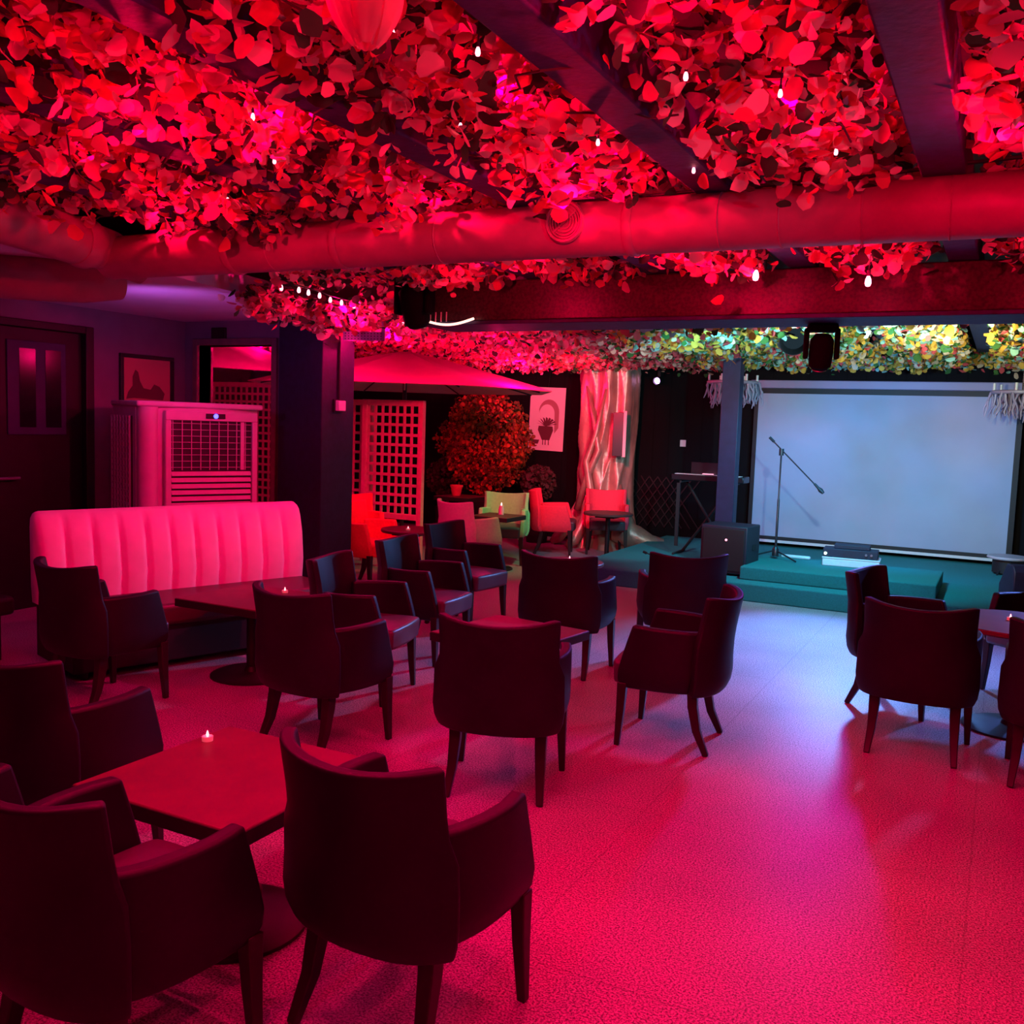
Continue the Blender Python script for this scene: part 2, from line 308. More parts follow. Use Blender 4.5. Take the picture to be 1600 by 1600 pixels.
# beam across the hall, rafters, post and pillar
struct('trim_1', bx(-3.42, 3.54, 5.27, 5.66, 2.255, 2.5), 'beam', bevel=.008)
struct('trim_11', bx(-3.42, 3.54, 5.25, 5.69, 2.232, 2.255), 'rafter', bevel=.004)
RX = [-.25, -1.03, -1.80, -2.6, -3.4, .55, 1.35]
for i, x in enumerate(RX):
    struct('trim_%d' % (i+2), bx(x-.07, x+.07, -1.5, 12.3, 2.505, 2.66), 'rafter', bevel=.008)
struct('trim_10', bx(-5.68, -5.2, 6.5, 6.95, 0, 2.455), 'pillar', bevel=.008)
t = thing('post', 'square blue-grey painted post rising behind the subwoofer at the stage', 'post', (-2.57, 9.95, .17))
obj('post_shaft', bx(-.095, .095, -.075, .075, 0, 2.33), 'bluepost', t, bevel=.006)
obj('post_shoe', bx(-.12, .12, -.10, .10, 0, .05), 'bluepost', t, bevel=.006)
# stage
bm = bmesh.new(); P_ = [(-3.95, 9.02), (3.54, 9.02), (3.54, WY-.01), (-4.0, WY-.01)]
lo = [bm.verts.new((x, y, 0)) for x, y in P_]; hi = [bm.verts.new((x, y, .17)) for x, y in P_]
bm.faces.new(lo[::-1]); bm.faces.new(hi)
for i in range(4): j = (i+1) % 4; bm.faces.new((lo[i], lo[j], hi[j], hi[i]))
tag(obj('carpeted_stage', bm, 'green_carpet', smooth=0, bevel=.012), 'low green carpeted stage step running along the front of the screen wall', 'stage')
tag(obj('stage_platform', bx(-2.22, -.45, 9.25, 10.3, .17, .30), 'green_carpet', smooth=0, bevel=.012), 'raised green carpeted platform on the stage, under the microphone stand', 'platform')

# ================================================================== GARLANDS (uncountable petals)
def petals(name, label, pos, size, weights, mats, cat='garland', rim=8, hang=.6):
    n = len(pos); k = rim+1
    ang = np.linspace(0, 2*np.pi, rim, endpoint=False)
    rx = np.cos(ang)*(.82); ry = np.sin(ang)*1.0
    base = np.zeros((k, 3)); base[1:, 0] = rx; base[1:, 1] = ry; base[1:, 2] = .36+.22*np.cos(2*ang); base[1, :2] *= 1.12; base[1+rim//2, :2] *= .88
    # random frames, petals mostly hanging steeply
    th = rng.uniform(0, 2*np.pi, n); tilt = rng.normal(hang*1.3, .55, n); tw = rng.uniform(0, 2*np.pi, n)
    ct, st = np.cos(tilt), np.sin(tilt); ca, sa = np.cos(th), np.sin(th); cw, sw = np.cos(tw), np.sin(tw)
    s = size*rng.uniform(.6, 1.35, n)
    B = np.repeat(base[None], n, 0)*s[:, None, None]; B[:, 1:, :2] *= rng.uniform(.9, 1.1, (n, rim, 1)); B[:, :, 2] *= rng.uniform(-1.2, 1.6, (n, 1))
    x = B[..., 0]*cw[:, None]-B[..., 1]*sw[:, None]; y = B[..., 0]*sw[:, None]+B[..., 1]*cw[:, None]; z = B[..., 2]
    y2 = y*ct[:, None]-z*st[:, None]; z2 = y*st[:, None]+z*ct[:, None]
    X = x*ca[:, None]-y2*sa[:, None]; Y = x*sa[:, None]+y2*ca[:, None]
    V = np.stack([X, Y, z2], -1)+pos[:, None, :]
    V = V.reshape(-1, 3)
    tri = np.array([(0, i+1, (i+1) % rim+1) for i in range(rim)])
    T = (tri[None]+np.arange(n)[:, None, None]*k).reshape(-1, 3)
    me = bpy.data.meshes.new(name); me.vertices.add(len(V)); me.vertices.foreach_set('co', V.ravel())
    me.loops.add(T.size); me.loops.foreach_set('vertex_index', T.ravel())
    me.polygons.add(len(T)); me.polygons.foreach_set('loop_start', np.arange(0, T.size, 3)); me.polygons.foreach_set('loop_total', np.full(len(T), 3))
    mi = rng.choice(len(mats), n, p=np.array(weights)/sum(weights)) if not callable(weights) else weights(pos)
    me.update(calc_edges=True)
    me.polygons.foreach_set('material_index', np.repeat(mi, rim)); me.polygons.foreach_set('use_smooth', np.ones(len(T), bool))
    for q in mats: me.materials.append(M[q])
    me.update()
    o = bpy.data.objects.new(name, me); link(o)
    if label: tag(o, label, cat, kind='stuff')
    return o
def lump(x, y, s, seed):
    return .5*np.sin(x*s+seed)*np.cos(y*s*1.13+seed*2)+.3*np.sin(x*s*2.3-y*s*1.7+seed)+.2*np.sin(y*s*3.1+x*s*.7+seed*3)
# hall garland
N = 36000
x = rng.uniform(-4.5, 1.6, N); y = rng.uniform(.4, 5.22, N)
L = lump(x, y, 3.1, 1.)
dr = np.min(np.abs(x[:, None]-np.array(RX)[None]), 1)          # distance to the nearest rafter
z = 2.57+.10*L+rng.normal(0, .07, N)
z = np.maximum(z, 2.535-.135*np.clip((dr-.06)/.16, 0, 1)+.02*rng.random(N)-np.where((x < -1.5) & (y < 3.2), .03, 0)); z = np.minimum(z, 2.80)
keep = ~((dr < np.where(x < -1.5, .10, .12)) & (rng.random(N) < np.where(x < -1.5, .80, .97)))
keep &= ~((y > 3.42) & (y < 3.84) & (z < 2.56))
keep &= ~((x < -3.85) & (y < 3.9) & (z < 2.62))
keep &= ~((x < -3.98) & (y > 3.4) & (y < 4.75)); keep &= ~((x < -4.3) & (y > 3.4))
keep &= rng.random(N) < (.40+.6*np.clip(1.1*L+.55, 0, 1))
hp = np.stack([x, y, z], 1)[keep]
# three petals to a bloom
def bloom(p, spread): return np.concatenate([p, p+rng.normal(0, spread, p.shape)*[1, 1, .8]])
HM = ['p_cream', 'p_rose', 'p_pink', 'p_green']
petals('flower_garland', 'dense hanging flower petals and leaves lit red between the hall rafters', bloom(hp, .03), .029, (.36, .22, .22, .20), HM, rim=9)
# courtyard + stage garland
def yard(x0, x1, y0, y1, n, seed):
    x = rng.uniform(x0, x1, n); y = rng.uniform(y0, y1, n); L = lump(x, y, 2.4, seed)
    z = 2.42+.07*L+rng.normal(0, .05, n); z = np.clip(z, 2.27, 2.7)
    k = np.ones(n, bool)
    for rx_ in RX[:2]+RX[5:]: k &= ~((np.abs(x-rx_) < .10) & (y < 10.6))
    return x, y, z, k
x, y, z, k = yard(-9.5, -3.0, 5.5, 11.6, 26000, 2.)
k &= ~((x < -5.1) & (y < 6.8)); k &= ~((x < -5.0) & (x > -7.7) & (y > 7.1) & (y < 10.6) & (z < 2.40))
petals('flower_garland', 'flower petal ceiling lit pink over the courtyard umbrella', np.stack([x, y, z], 1)[k], .031, (.4, .25, .2, .15), HM)
x, y, z, k = yard(-3.0, 3.4, 5.6, 11.3, 27000, 5.)
petals('flower_garland', 'yellow and teal flower petal ceiling above the stage', np.stack([x, y, z], 1)[k], .031, (.36, .16, .12, .16, .2), ['p_yellow', 'p_cream', 'p_pink', 'p_green', 'p_teal'])
# trailing edge over the side-room ceiling and below the duct
n = 1100; tt = rng.uniform(.38, 1, n)
px_ = np.stack([-4.45-.45*tt+rng.normal(0, .09, n), 4.0+2.6*tt, 2.40+rng.normal(0, .05, n)], 1)
petals('flower_garland', 'ruffled flower fringe along the edge of the pale side-room ceiling', px_, .034, (.4, .25, .2, .15), HM)
# vines hanging among the petals
bm = bmesh.new()
for i in range(150):
    x0, y0 = random.uniform(-3.8, 1.1), random.uniform(.9, 5.0); z0 = 2.52; p = [(x0, y0, z0)]
    if any(abs(x0-r) < .12 for r in RX): continue
    a = random.uniform(0, 6.28)
    for s in range(4): a += random.uniform(-1, 1); x0 += .09*math.cos(a); y0 += .09*math.sin(a); z0 += random.uniform(-.03, .015); p.append((x0, y0, max(z0, 2.42)))
    if y0 > 3.3 and y0 < 3.95: continue
    tube(bm, p, .0035, 4)
tag(obj('vine_stems', bm, 'stem'), 'thin dark vine stems threading the red-lit flower ceiling', 'vines', kind='stuff')

# ================================================================== CHAIRS
def chair_proto(name, body, seatm, legm, label, group):
    t = thing(name, label, 'armchair', group=group)
    # plan curve of the shell: angle parameter from right front round the back to left front
    def plan(s):   # s in 0..1, right front -> back -> left front
        K = [(.268, .225), (.285, .05), (.275, -.08), (.235, -.185), (.150, -.245), (0, -.268), (-.150, -.245), (-.235, -.185), (-.275, -.08), (-.285, .05), (-.268, .225)]
        f = s*(len(K)-1); i = min(int(f), len(K)-2); u = f-i
        p0, p1, p2, p3 = K[max(i-1, 0)], K[i], K[i+1], K[min(i+2, len(K)-1)]
        c = lambda a, b, c_, d: .5*((2*b)+(-a+c_)*u+(2*a-5*b+4*c_-d)*u*u+(-a+3*b-3*c_+d)*u**3)
        return c(p0[0], p1[0], p2[0], p3[0]), c(p0[1], p1[1], p2[1], p3[1])
    def pt(s, z, top):
        x, y = plan(s); off = 0
        if z < .40: off = .040*((.40-z)/.10)**2
        l = math.hypot(x, y); x -= x/l*off; y -= y/l*off
        if z > .60: x *= 1-.05*(1-min((z-.60)/.06, 1))*0
        return x, y
    # backrest: s .30 .. .70
    outer = []
    zs = [.30, .32, .35, .40, .48, .56, .62, .68, .74, .785]
    for i in range(15):
        s = .275+.45*i/14; row = []
        for z in zs:
            x, y = pt(s, z, 0); e = abs(x)/.225
            zz = z+(.022*min(e, 1)**2 if z > .7 else 0)*((z-.7)/.085 if z > .7 else 0)
            rec = max(z-.50, 0); y -= .055*(rec/.3)**1.4; x *= 1-.10*max(0, min((z-.56)/.07, 1))+.05*max(0, (z-.64)/.16)
            row.append((x, y, zz))
        outer.append(row)
    bm = bmesh.new(); slab(bm, outer[::-1], lambda i, j: -(.062-.022*j/9)); obj('backrest', bm, body, t, bevel=.010, seg=3)
    for side in (0, 1):
        outer = []
        n = 14
        for i in range(n):
            s = .335*i/(n-1)+.0; row = []
            top = .635-.012*min(i/(n-1), 1)
            for j in range(8):
                v = j/7; z = .30+(top-.30)*v
                x, y = pt(s, z, 1)
                fr = max(0, 1-i/4)   # sloping front edge
                y -= fr*.085*v**1.3
                if s > .275: x *= .994; y *= .994
                row.append(((x if side == 0 else -x), y, z))
            outer.append(row)
        bm = bmesh.new(); slab(bm, outer, (lambda i, j: .05) if side == 1 else (lambda i, j: -.05)); obj('armrest', bm, body, t, bevel=.015, seg=3)
    # seat cushion
    bm = bmesh.new(); g = []
    for i in range(9):
        u = i/8; y = -.21+.455*u; row = []
        hw = .226-.02*(1-u)
        for j in range(9):
            v = j/8; x = -hw+2*hw*v; row.append((x, y+(.018*(1-(2*v-1)**2) if i == 8 else 0), .435+.018*(1-(2*v-1)**4)*(1-(2*u-1)**6)))
        g.append(row)
    top = loft(bm, g); bot = loft(bm, [[(p[0], p[1]-(.008 if i == 8 else 0), .315) for p in row] for i, row in enumerate(g)])
    for i in range(8):
        bm.faces.new((top[i][0], top[i+1][0], bot[i+1][0], bot[i][0])); bm.faces.new((top[i][8], bot[i][8], bot[i+1][8], top[i+1][8]))
        bm.faces.new((top[0][i], bot[0][i], bot[0][i+1], top[0][i+1])); bm.faces.new((top[8][i], top[8][i+1], bot[8][i+1], bot[8][i]))
    obj('seat', bm, seatm, t, bevel=.02, seg=3)
    for sx in (-1, 1):
        bm = bmesh.new(); tube(bm, [(sx*.235, .185, .33), (sx*.238, .19, .18), (sx*.245, .2, 0)], [.034, .028, .019], 4); obj('leg', bm, legm, t, bevel=.004)
        bm = bmesh.new(); tube(bm, [(sx*.19, -.165, .33), (sx*.19, -.17, .24), (sx*.195, -.195, .12), (sx*.205, -.25, 0)], [.036, .034, .028, .02], 4); obj('leg', bm, legm, t, bevel=.004)
    return t
G1 = 'dark leather armchairs in the hall'
CH = [((-1.36, 2.13, -.09), 'large dark leather armchair in the middle foreground, back to the viewer'),
      ((-1.92, 3.74, .30), 'dark leather armchair in front of the small square table mid-hall, back to the viewer'),
      ((-1.48, 4.75, 1.66), 'dark leather armchair turned left, side-on, right of the mid-hall square table'),
      ((-.31, 5.33, -.01), 'dark leather armchair seen from behind, at the front of the right-hand round table'),
      ((-2.95, 3.76, -.14), 'dark leather armchair seen from behind, in front of the right end of the sofa'),
      ((-3.27, 4.55, -1.35), 'dark leather armchair facing right, nearest of the row of three beside the sofa end'),
      ((-3.46, 5.50, -1.50), 'dark leather armchair facing right, middle one of the row of three beside the pillar'),
      ((-3.75, 6.56, -1.65), 'dark leather armchair facing right, farthest of the row of three, before the green chairs'),
      ((-2.50, 5.75, .06), 'dark leather armchair seen from behind, beyond the mid-hall square table'),
      ((-1.92, 6.32, .50), 'dark leather armchair closest to the stage step, seen from behind'),
      ((-.45, 6.12, -1.80), 'dark leather armchair facing right, at the left side of the round table on the right'),
      ((.36, 5.18, -.07), 'dark leather armchair cut by the right edge, seen from behind at the round table'),
      ((-1.85, 1.585, -.11), 'large dark leather armchair in the bottom left corner, back to the viewer'),
      ((-2.94, 2.25, .05), 'dark leather armchair at the left edge, beyond the near square table'),
      ((-4.40, 3.64, -.10), 'dark leather armchair in front of the left end of the pink-lit sofa'),
      ((-2.66, 1.52, 0.), 'dark leather armchair at the left edge with only one arm showing'),
      ((.30, 6.84, 2.5), 'dark leather armchair at the far side of the round table on the right')]
ch0 = chair_proto('armchair', 'leather', 'seatlth', 'legwood', CH[0][1], G1)
for i, ((x, y, a), lab) in enumerate(CH):
    o = ch0 if i == 0 else copy_tree(ch0)
    o.location = (x, y, 0); o.rotation_euler = (0, 0, a); o['label'] = lab
g0 = chair_proto('armchair', 'green_fabric', 'seatlth', 'legwood', 'green fabric armchair facing the viewer behind the small square table', 'green fabric armchairs in the courtyard')
g0.location = (-5.10, 9.71, 0); g0.rotation_euler = (0, 0, 3.49)
g1 = copy_tree(g0); g1.location = (-4.94, 8.68, 0); g1.rotation_euler = (0, 0, -.29); g1['label'] = 'green fabric armchair seen from behind, in front of the small square table'
r0 = chair_proto('armchair', 'red_fabric', 'seatlth', 'legwood', 'red fabric armchair side-on, left of the small table by the tree', 'red fabric armchairs by the sculpted tree')
r0.location = (-4.93, 10.80, 0); r0.rotation_euler = (0, 0, -1.2)
r1 = copy_tree(r0); r1.location = (-4.45, 11.30, 0); r1.rotation_euler = (0, 0, 3.58); r1['label'] = 'red fabric armchair in front of the sculpted tree trunk'
p0 = chair_proto('armchair', 'orange_fabric', 'orange_fabric', 'legwood', 'orange-red fabric armchair beside the pillar at the small round table', None)
p0.location = (-5.42, 7.52, 0); p0.rotation_euler = (0, 0, -1.57)
p1 = copy_tree(p0); p1.location = (-6.05, 8.15, 0); p1.rotation_euler = (0, 0, -2.2); p1['label'] = 'orange-red fabric armchair farther back by the lattice, mostly behind another'

# ================================================================== TABLES
def table(label, x, y, h, shape, size, rz=0, base=.22, pole=.03, group=None, bm_='tabletop'):
    t = thing('cafe_table' if shape == 'r' else 'square_table', label, 'table', (x, y, 0), rz, group)
    if shape == 'r': obj('tabletop', lt([(0, h-.03), (size-.006, h-.03), (size, h-.022), (size, h-.006), (size-.006, h), (0, h)], 40), bm_, t)
    else: obj('tabletop', bx(-size/2, size/2, -size/2, size/2, h-.032, h), bm_, t, bevel=.005)
    if shape == 's': obj('edge_band', bx(-size/2-.002, size/2+.002, -size/2-.002, size/2+.002, h-.05, h-.004), 'black', t, bevel=.003)
    obj('pedestal', tb([(0, 0, .02), (0, 0, h-.03)], pole, 14), 'tablebase', t)
    obj('base', lt([(0, 0), (base, 0), (base, .012), (base*.9, .022), (pole*1.4, .03), (pole*1.1, .06), (0, .06)], 36), 'tablebase', t)
    obj('mount', bx(-.12, .12, -.12, .12, h-.06, h-.03), 'tablebase', t)
    return t
GT = 'square lounge tables in the hall'
table('square dark-red lit table in the near left foreground with one tealight', -2.09, 2.20, .5, 's', .66, 0, .24, .035, GT)
table('square dark table in front of the pink-lit sofa', -4.08, 4.45, .5, 's', .64, 0, .25, .032, GT)
table('square dark table mid-hall between two armchairs, seen edge-on', -2.31, 4.53, .5, 's', .62, math.radians(-8), .24, .035, GT)
table('round dark table at the right edge with a glowing tealight', .14, 5.97, .61, 'r', .39, 0, .25, .035)
table('small round table with a tealight beside the orange-red armchair', -4.90, 7.45, .6, 'r', .27, 0, .18, .022)
table('small square table with a white candle between the green armchairs', -4.92, 9.24, .6, 's', .46, 0, .18, .024)
table('small round table on a thin pole in front of the tree trunk', -4.20, 10.72, .58, 'r', .30, 0, .16, .028)
table('small round table hidden behind the armchair beyond the mid-hall table', -2.98, 6.85, .55, 'r', .26, 0, .18, .022)
table('low dark side table under the orange flower pot, left of the bush', -6.05, 10.35, .68, 's', .5, 0, .18, .03)

# tealights
def tealight(x, y, z, label):
    t = thing('tealight', label, 'candle', (x, y, z), 0, 'flameless tealights on the tables')
    obj('cup', lt([(0, 0), (.019, 0), (.0195, .016), (.015, .0165), (.013, .014), (0, .014)], 20), 'wax', t)
    obj('flame', lt([(0, .0135), (.003, .014), (.0055, .021), (.003, .031), (.001, .036), (0, .037)], 10), 'flame', t)
tealight(-2.37, 2.37, .5, 'flameless tealight on the near square table')
tealight(-4.0, 4.66, .5, 'flameless tealight on the square table by the sofa')
tealight(.10, 6.02, .61, 'flameless tealight glowing pink on the round table at the right edge')
tealight(-4.86, 7.36, .6, 'flameless tealight on the small round table beside the orange-red armchair')
tealight(-2.98, 6.82, .56, 'flameless tealight peeping over the armchair beyond the mid-hall table')
t = thing('candle_jar', 'white candle jar on the small square table between green armchairs', 'candle', (-4.93, 9.33, .6))
obj('jar', lt([(0, 0), (.03, 0), (.032, .06), (.024, .085), (.026, .1), (0, .1)], 20), 'whiteplastic', t); obj('flame', lt([(0, .1), (.008, .103), (.01, .115), (.002, .135), (0, .136)], 10), 'flame', t)
t = thing('flower_pot', 'small orange clay flower pot on the low dark side table', 'flower pot', (-6.12, 10.35, .68))
obj('pot', lt([(0, 0), (.05, 0), (.075, .11), (.082, .11), (.082, .135), (.07, .135), (.06, .03), (0, .03)], 24), 'terracotta', t)

# ================================================================== SOFA
SA = math.radians(-18)
t = thing('sofa', 'long pale sofa with tall channelled backrest glowing pink under the red light', 'sofa', (-4.93, 4.73, 0), SA)
# local: +y along length, +x towards the hall
hl = .95
bm = bmesh.new(); g = []
nch = 11
for i in range(nch*8+1):
    u = i/(nch*8); y = -hl+2*hl*u; ch = abs(math.sin(PI*u*nch))**.3; edge = min(u, 1-u)*2*hl
    rnd = math.sqrt(max(0, 1-(max(0, .05-edge)/.05)**2)); row = []
    prof = [(-.02, .40, .02), (.0, .55, .03), (-.03, .75, .03), (-.075, .90, .02), (-.11, .95, .01), (-.15, .975, 0), (-.20, .96, 0), (-.22, .90, 0), (-.20, .5, 0), (-.17, .40, 0)]
    for (xx, zz, b) in prof:
        row.append((-.1+(xx+.1)*(.65+.35*rnd)+b*(ch-.7)*.75*rnd, y, zz-(0 if zz < .9 else .03*(1-rnd))))
    g.append(row)
v = loft(bm, g)
for i in range(len(v)-1): bm.faces.new((v[i][0], v[i+1][0], v[i+1][-1], v[i][-1]))
bm.faces.new(v[0]); bm.faces.new(v[-1][::-1])
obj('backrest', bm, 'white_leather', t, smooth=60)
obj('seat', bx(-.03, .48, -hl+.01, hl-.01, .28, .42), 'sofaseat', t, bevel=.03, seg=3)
obj('base', bx(-.17, .45, -hl+.03, hl-.03, .05, .40), 'black', t, bevel=.01)
for sx in (-.10, .38):
    for sy in (-1, 1): obj('foot', tb([(sx, sy*(hl-.12), 0), (sx, sy*(hl-.12), .06)], .025, 10), 'black', t)

t = thing('bench', 'dark padded bench cut by the left edge beside the door', 'bench', (-6.08, 3.66, 0), math.radians(0))
obj('seat', bx(-.7, .55, -.22, .22, .30, .42), 'black', t, bevel=.03, seg=3)
for a in (-.6, .45):
    for b in (-.16, .16): obj('leg', tb([(a, b, 0), (a, b, .31)], .018, 8), 'black', t)
# ================================================================== AIR COOLER
CA = math.radians(66)-PI/2   # local +x = out of the front, local +y along the front to the right
t = thing('air_cooler', 'tall grey evaporative air cooler with grille and louvres behind the sofa', 'air cooler', (-5.80, 5.70, 0), CA)
W2 = .50
bm = bmesh.new(); g = []
for z in [.08, .09, 1.63, 1.66]:
    row = []
    for k in range(17):
        u = -1+2*k/16; yy = u*W2; bul = .05*(1-u*u); row.append((bul-(.0 if abs(u) < .95 else .02), yy, z))
    g.append(row+[(-.60, W2, z), (-.60, -W2, z), row[0]])
v = loft(bm, g); bmesh.ops.remove_doubles(bm, verts=bm.verts, dist=1e-4)
bmesh.ops.holes_fill(bm, edges=bm.edges)
obj('body', bm, 'cooler', t, smooth=30)
obj('top_cover', bx(-.62, .07, -W2-.015, W2+.015, 1.655, 1.70), 'cooler', t, bevel=.015, seg=3)
fy0, fy1 = -.30, .46
fr = bmesh.new()
for a in ((.045, .085, fy0, fy1, 1.555, 1.63), (.045, .085, fy0, fy1, .80, .85), (.045, .085, fy0, fy0+.045, .85, 1.555), (.045, .085, fy1-.045, fy1, .85, 1.555)): box(fr, *a)
obj('front_frame', fr, 'cooler', t, bevel=.006)
obj('grille_recess', bx(.04, .056, fy0+.045, fy1-.045, .85, 1.555), 'black', t)
gb = bmesh.new()
for i in range(8): box(gb, .066, .072, fy0+.045, fy1-.045, 1.18+i*.05, 1.184+i*.05)
for i in range(9): box(gb, .058, .064, fy0+.06+i*.075, fy0+.066+i*.075, 1.16, 1.555)
obj('grille', gb, 'cooler', t)
obj('divider', bx(.056, .07, fy1-.14, fy1-.11, 1.16, 1.555), 'cooler', t)
for i in range(6):
    z = .86+i*.05
    obj('louvre', bx(-.004, .004, fy0+.05, fy1-.05, -.019, .019, M4=M4((.068, 0, z+.02), ry=-.5)), 'cooler', t, bevel=.002)
tag(obj('control_panel', bx(.08, .095, .02, .18, 1.575, 1.615), 'blackgloss', t, bevel=.003))
obj('indicator', lt([(0, 0), (.02, 0), (.017, .006), (0, .007)], 14), 'bluedot', t).matrix_local = M4((.095, .10, 1.595), ry=PI/2)
obj('corner_column', tb([(.0, -W2+.085, .08), (.0, -W2+.085, 1.655)], .08, 28), 'cooler', t)
sp = bmesh.new(); box(sp, -.57, -.09, -W2-.012, -W2+.01, .12, 1.58)
obj('side_panel', sp, 'black', t)
sg = bmesh.new()
for i in range(30): box(sg, -.57, -.09, -W2-.022, -W2-.012, .13+i*.0495, .148+i*.0495)
for i in range(7): box(sg, -.57+i*.078, -.558+i*.078, -W2-.028, -W2-.012, .12, 1.58)
obj('side_grille', sg, 'cooler', t)
for a, b in ((-.5, -.4), (-.5, .4), (-.05, -.4), (-.05, .4)): obj('caster', lt([(0, 0), (.03, .0), (.035, .04), (.03, .08), (0, .08)], 14), 'black', t).location = (a, b, 0)

# picture on the left wall
t = thing('framed_picture', 'framed picture of a dark still life on the wall above the air cooler', 'picture', (-6.9, 6.14, 1.88))
fb = bmesh.new()
for a in ((0, .03, -.30, .30, .20, .235), (0, .03, -.30, .30, -.235, -.20), (0, .03, -.30, -.265, -.20, .20), (0, .03, .265, .30, -.20, .20)): box(fb, *a)
obj('frame', fb, 'darkwood', t, bevel=.004)
bm = bx(0, .012, -.265, .265, -.2, .2)
def blob(bm, pts, x0, x1, mi):
    a = [bm.verts.new((x0, p[0], p[1])) for p in pts]; b = [bm.verts.new((x1, p[0], p[1])) for p in pts]; n = len(pts)
    bm.faces.new(b).material_index = mi; bm.faces.new(a[::-1]).material_index = mi
    for i in range(n): bm.faces.new((a[i], a[(i+1) % n], b[(i+1) % n], b[i])).material_index = mi
blob(bm, [(-.23, -.16), (-.15, -.15), (.18, -.16), (.2, -.1), (.14, -.04), (.08, -.02), (.04, -.07), (-.04, -.06), (-.08, 0), (-.1, .08), (-.13, .1), (-.16, .04), (-.16, -.04), (-.21, -.1)], .012, .014, 1)
obj('print', bm, ['print', 'ink'], t, smooth=0)
# small dark sign above the window
tag(obj('wall_sign', bx(-6.55, -6.38, 6.575, 6.6, 2.30, 2.40), 'darkwood', bevel=.004), 'small dark sign on the wall above the window', 'sign')
# junction box with conduit on pillar
t = thing('junction_box', 'small pale switch box with conduit on the dark pillar', 'switch box', (-5.2, 6.72, 1.72))
obj('box', bx(0, .05, -.05, .05, -.045, .045), 'whiteplastic', t, bevel=.006); obj('conduit', tb([(.012, 0, .045), (.012, 0, .72)], .010, 8), 'black', t); obj('backplate', bx(0, .015, -.07, .06, -.06, .055), 'black', t)

# ================================================================== DUCTS
DY, DZ, DR = 3.63, 2.407, .107
t = thing('ventilation_duct', 'long round ventilation duct crossing the hall below the rafters', 'duct', (0, DY, DZ), math.radians(1.7))
bm = bmesh.new(); tube(bm, [(-4.2+.3*i, 0, 0) for i in range(20)]+[(3.2, 0, 0)], DR, 40); obj('pipe', bm, 'duct', t, smooth=60)
for x in (-3.35, -2.72, -1.35, .55, 1.8):
    bm = bmesh.new(); tube(bm, [(x-.02, 0, 0), (x-.012, 0, 0), (x+.012, 0, 0), (x+.02, 0, 0)], [DR+.002, DR+.007, DR+.007, DR+.002], 40); obj('clamp_ring', bm, 'duct', t)
for x in [-3.1, -2.2, -1.0, -.78, -.5, -.22, .1, .32]:
    bm = bmesh.new(); tube(bm, [(x-.004, 0, 0), (x, 0, 0), (x+.004, 0, 0)], [DR, DR+.003, DR], 40, cap=False); obj('seam', bm, 'duct', t)
for x in (-3.0, -1.03, .55):
    bm = bmesh.new(); tube(bm, [(x+.02, .015*math.sin(i), DR+.0+.012*i) for i in range(9)], .004, 6); obj('hanger', bm, 'black', t)
vt = obj('vent', lt([(.0, .0), (.088, 0), (.094, .02), (.088, .032), (.078, .03), (.075, .012), (0, .012)], 32), 'duct', t)
vt.matrix_local = M4((-1.60, -.092, .012), rz=0, rx=math.radians(92)) @ Matrix.Scale(.88, 4)
obj('collar', lt([(.082, -.06), (.082, .004)], 32), 'duct', vt)
sb = bmesh.new()
for r in (.016, .03, .044, .058, .070): 
    lathe(sb, [(r-.003, .012), (r-.003, .024), (r+.003, .024), (r+.003, .012)], 28)
box(sb, -.07, .07, -.004, .004, .012, .027, M4=M4((0, 0, 0), rz=.7)); obj('vent_rings', sb, 'duct', vt)
t = thing('ventilation_duct', 'second ventilation duct coming from the upper left edge to the corner elbow', 'duct', (0, 0, 0))
bm = bmesh.new(); tube(bm, [(-3.66, 1.4, 2.47), (-3.90, 2.4, 2.46), (-4.05, 2.9, 2.455), (-4.17, 3.3, 2.45)], .115, 32); obj('pipe', bm, 'duct', t, smooth=60)
bm = bmesh.new(); tube(bm, [(-4.15, 3.25, 2.45), (-4.16, 3.3, 2.45), (-4.165, 3.32, 2.45), (-4.18, 3.36, 2.45)], [.117, .127, .127, .117], 32); obj('clamp_ring', bm, 'duct', t)
bm = bmesh.new(); tube(bm, [(-4.17, 3.34, 2.45), (-4.2, 3.5, 2.445), (-4.22, 3.63, 2.42), (-4.20, 3.72, 2.40)], [.112, .105, .10, .098], 32); obj('elbow', bm, 'duct', t, smooth=60)
t = thing('ventilation_duct', 'drooping dark flexible duct elbow below the duct corner at left', 'duct', (0, 0, 0))
bm = bmesh.new(); pts = [(-5.35, 3.35, 2.36), (-5.15, 3.5, 2.37), (-4.98, 3.66, 2.37), (-4.86, 3.86, 2.38), (-4.80, 4.05, 2.42)]
tube(bm, pts, .14, 28); obj('pipe', bm, 'duct', t, smooth=60)

# ================================================================== LIGHT FIXTURES
def moving_head(x, y, z, label, s=1., rz=0):
    t = thing('stage_light', label, 'stage light', (x, y, z), rz)
    obj('base', bx(-.11*s, .11*s, -.09*s, .09*s, -.06*s, 0), 'canblack', t, bevel=.012)
    for sx in (-1, 1): obj('yoke_arm', bx(sx*.115*s-.018*s, sx*.115*s+.018*s, -.045*s, .045*s, -.27*s, -.03*s), 'canblack', t, bevel=.012)
    h = obj('head', lt([(0, -.15*s), (.06*s, -.15*s), (.085*s, -.12*s), (.092*s, -.02*s), (.088*s, .08*s), (.06*s, .12*s), (0, .13*s)], 28), 'canblack', t)
    h.matrix_local = M4((0, 0, -.2*s), rx=.35); l = obj('lens', lt([(0, -.002), (.055*s, -.002), (.05*s, .008), (0, .012)], 20), 'chrome', h); l.location = (0, 0, -.155*s)
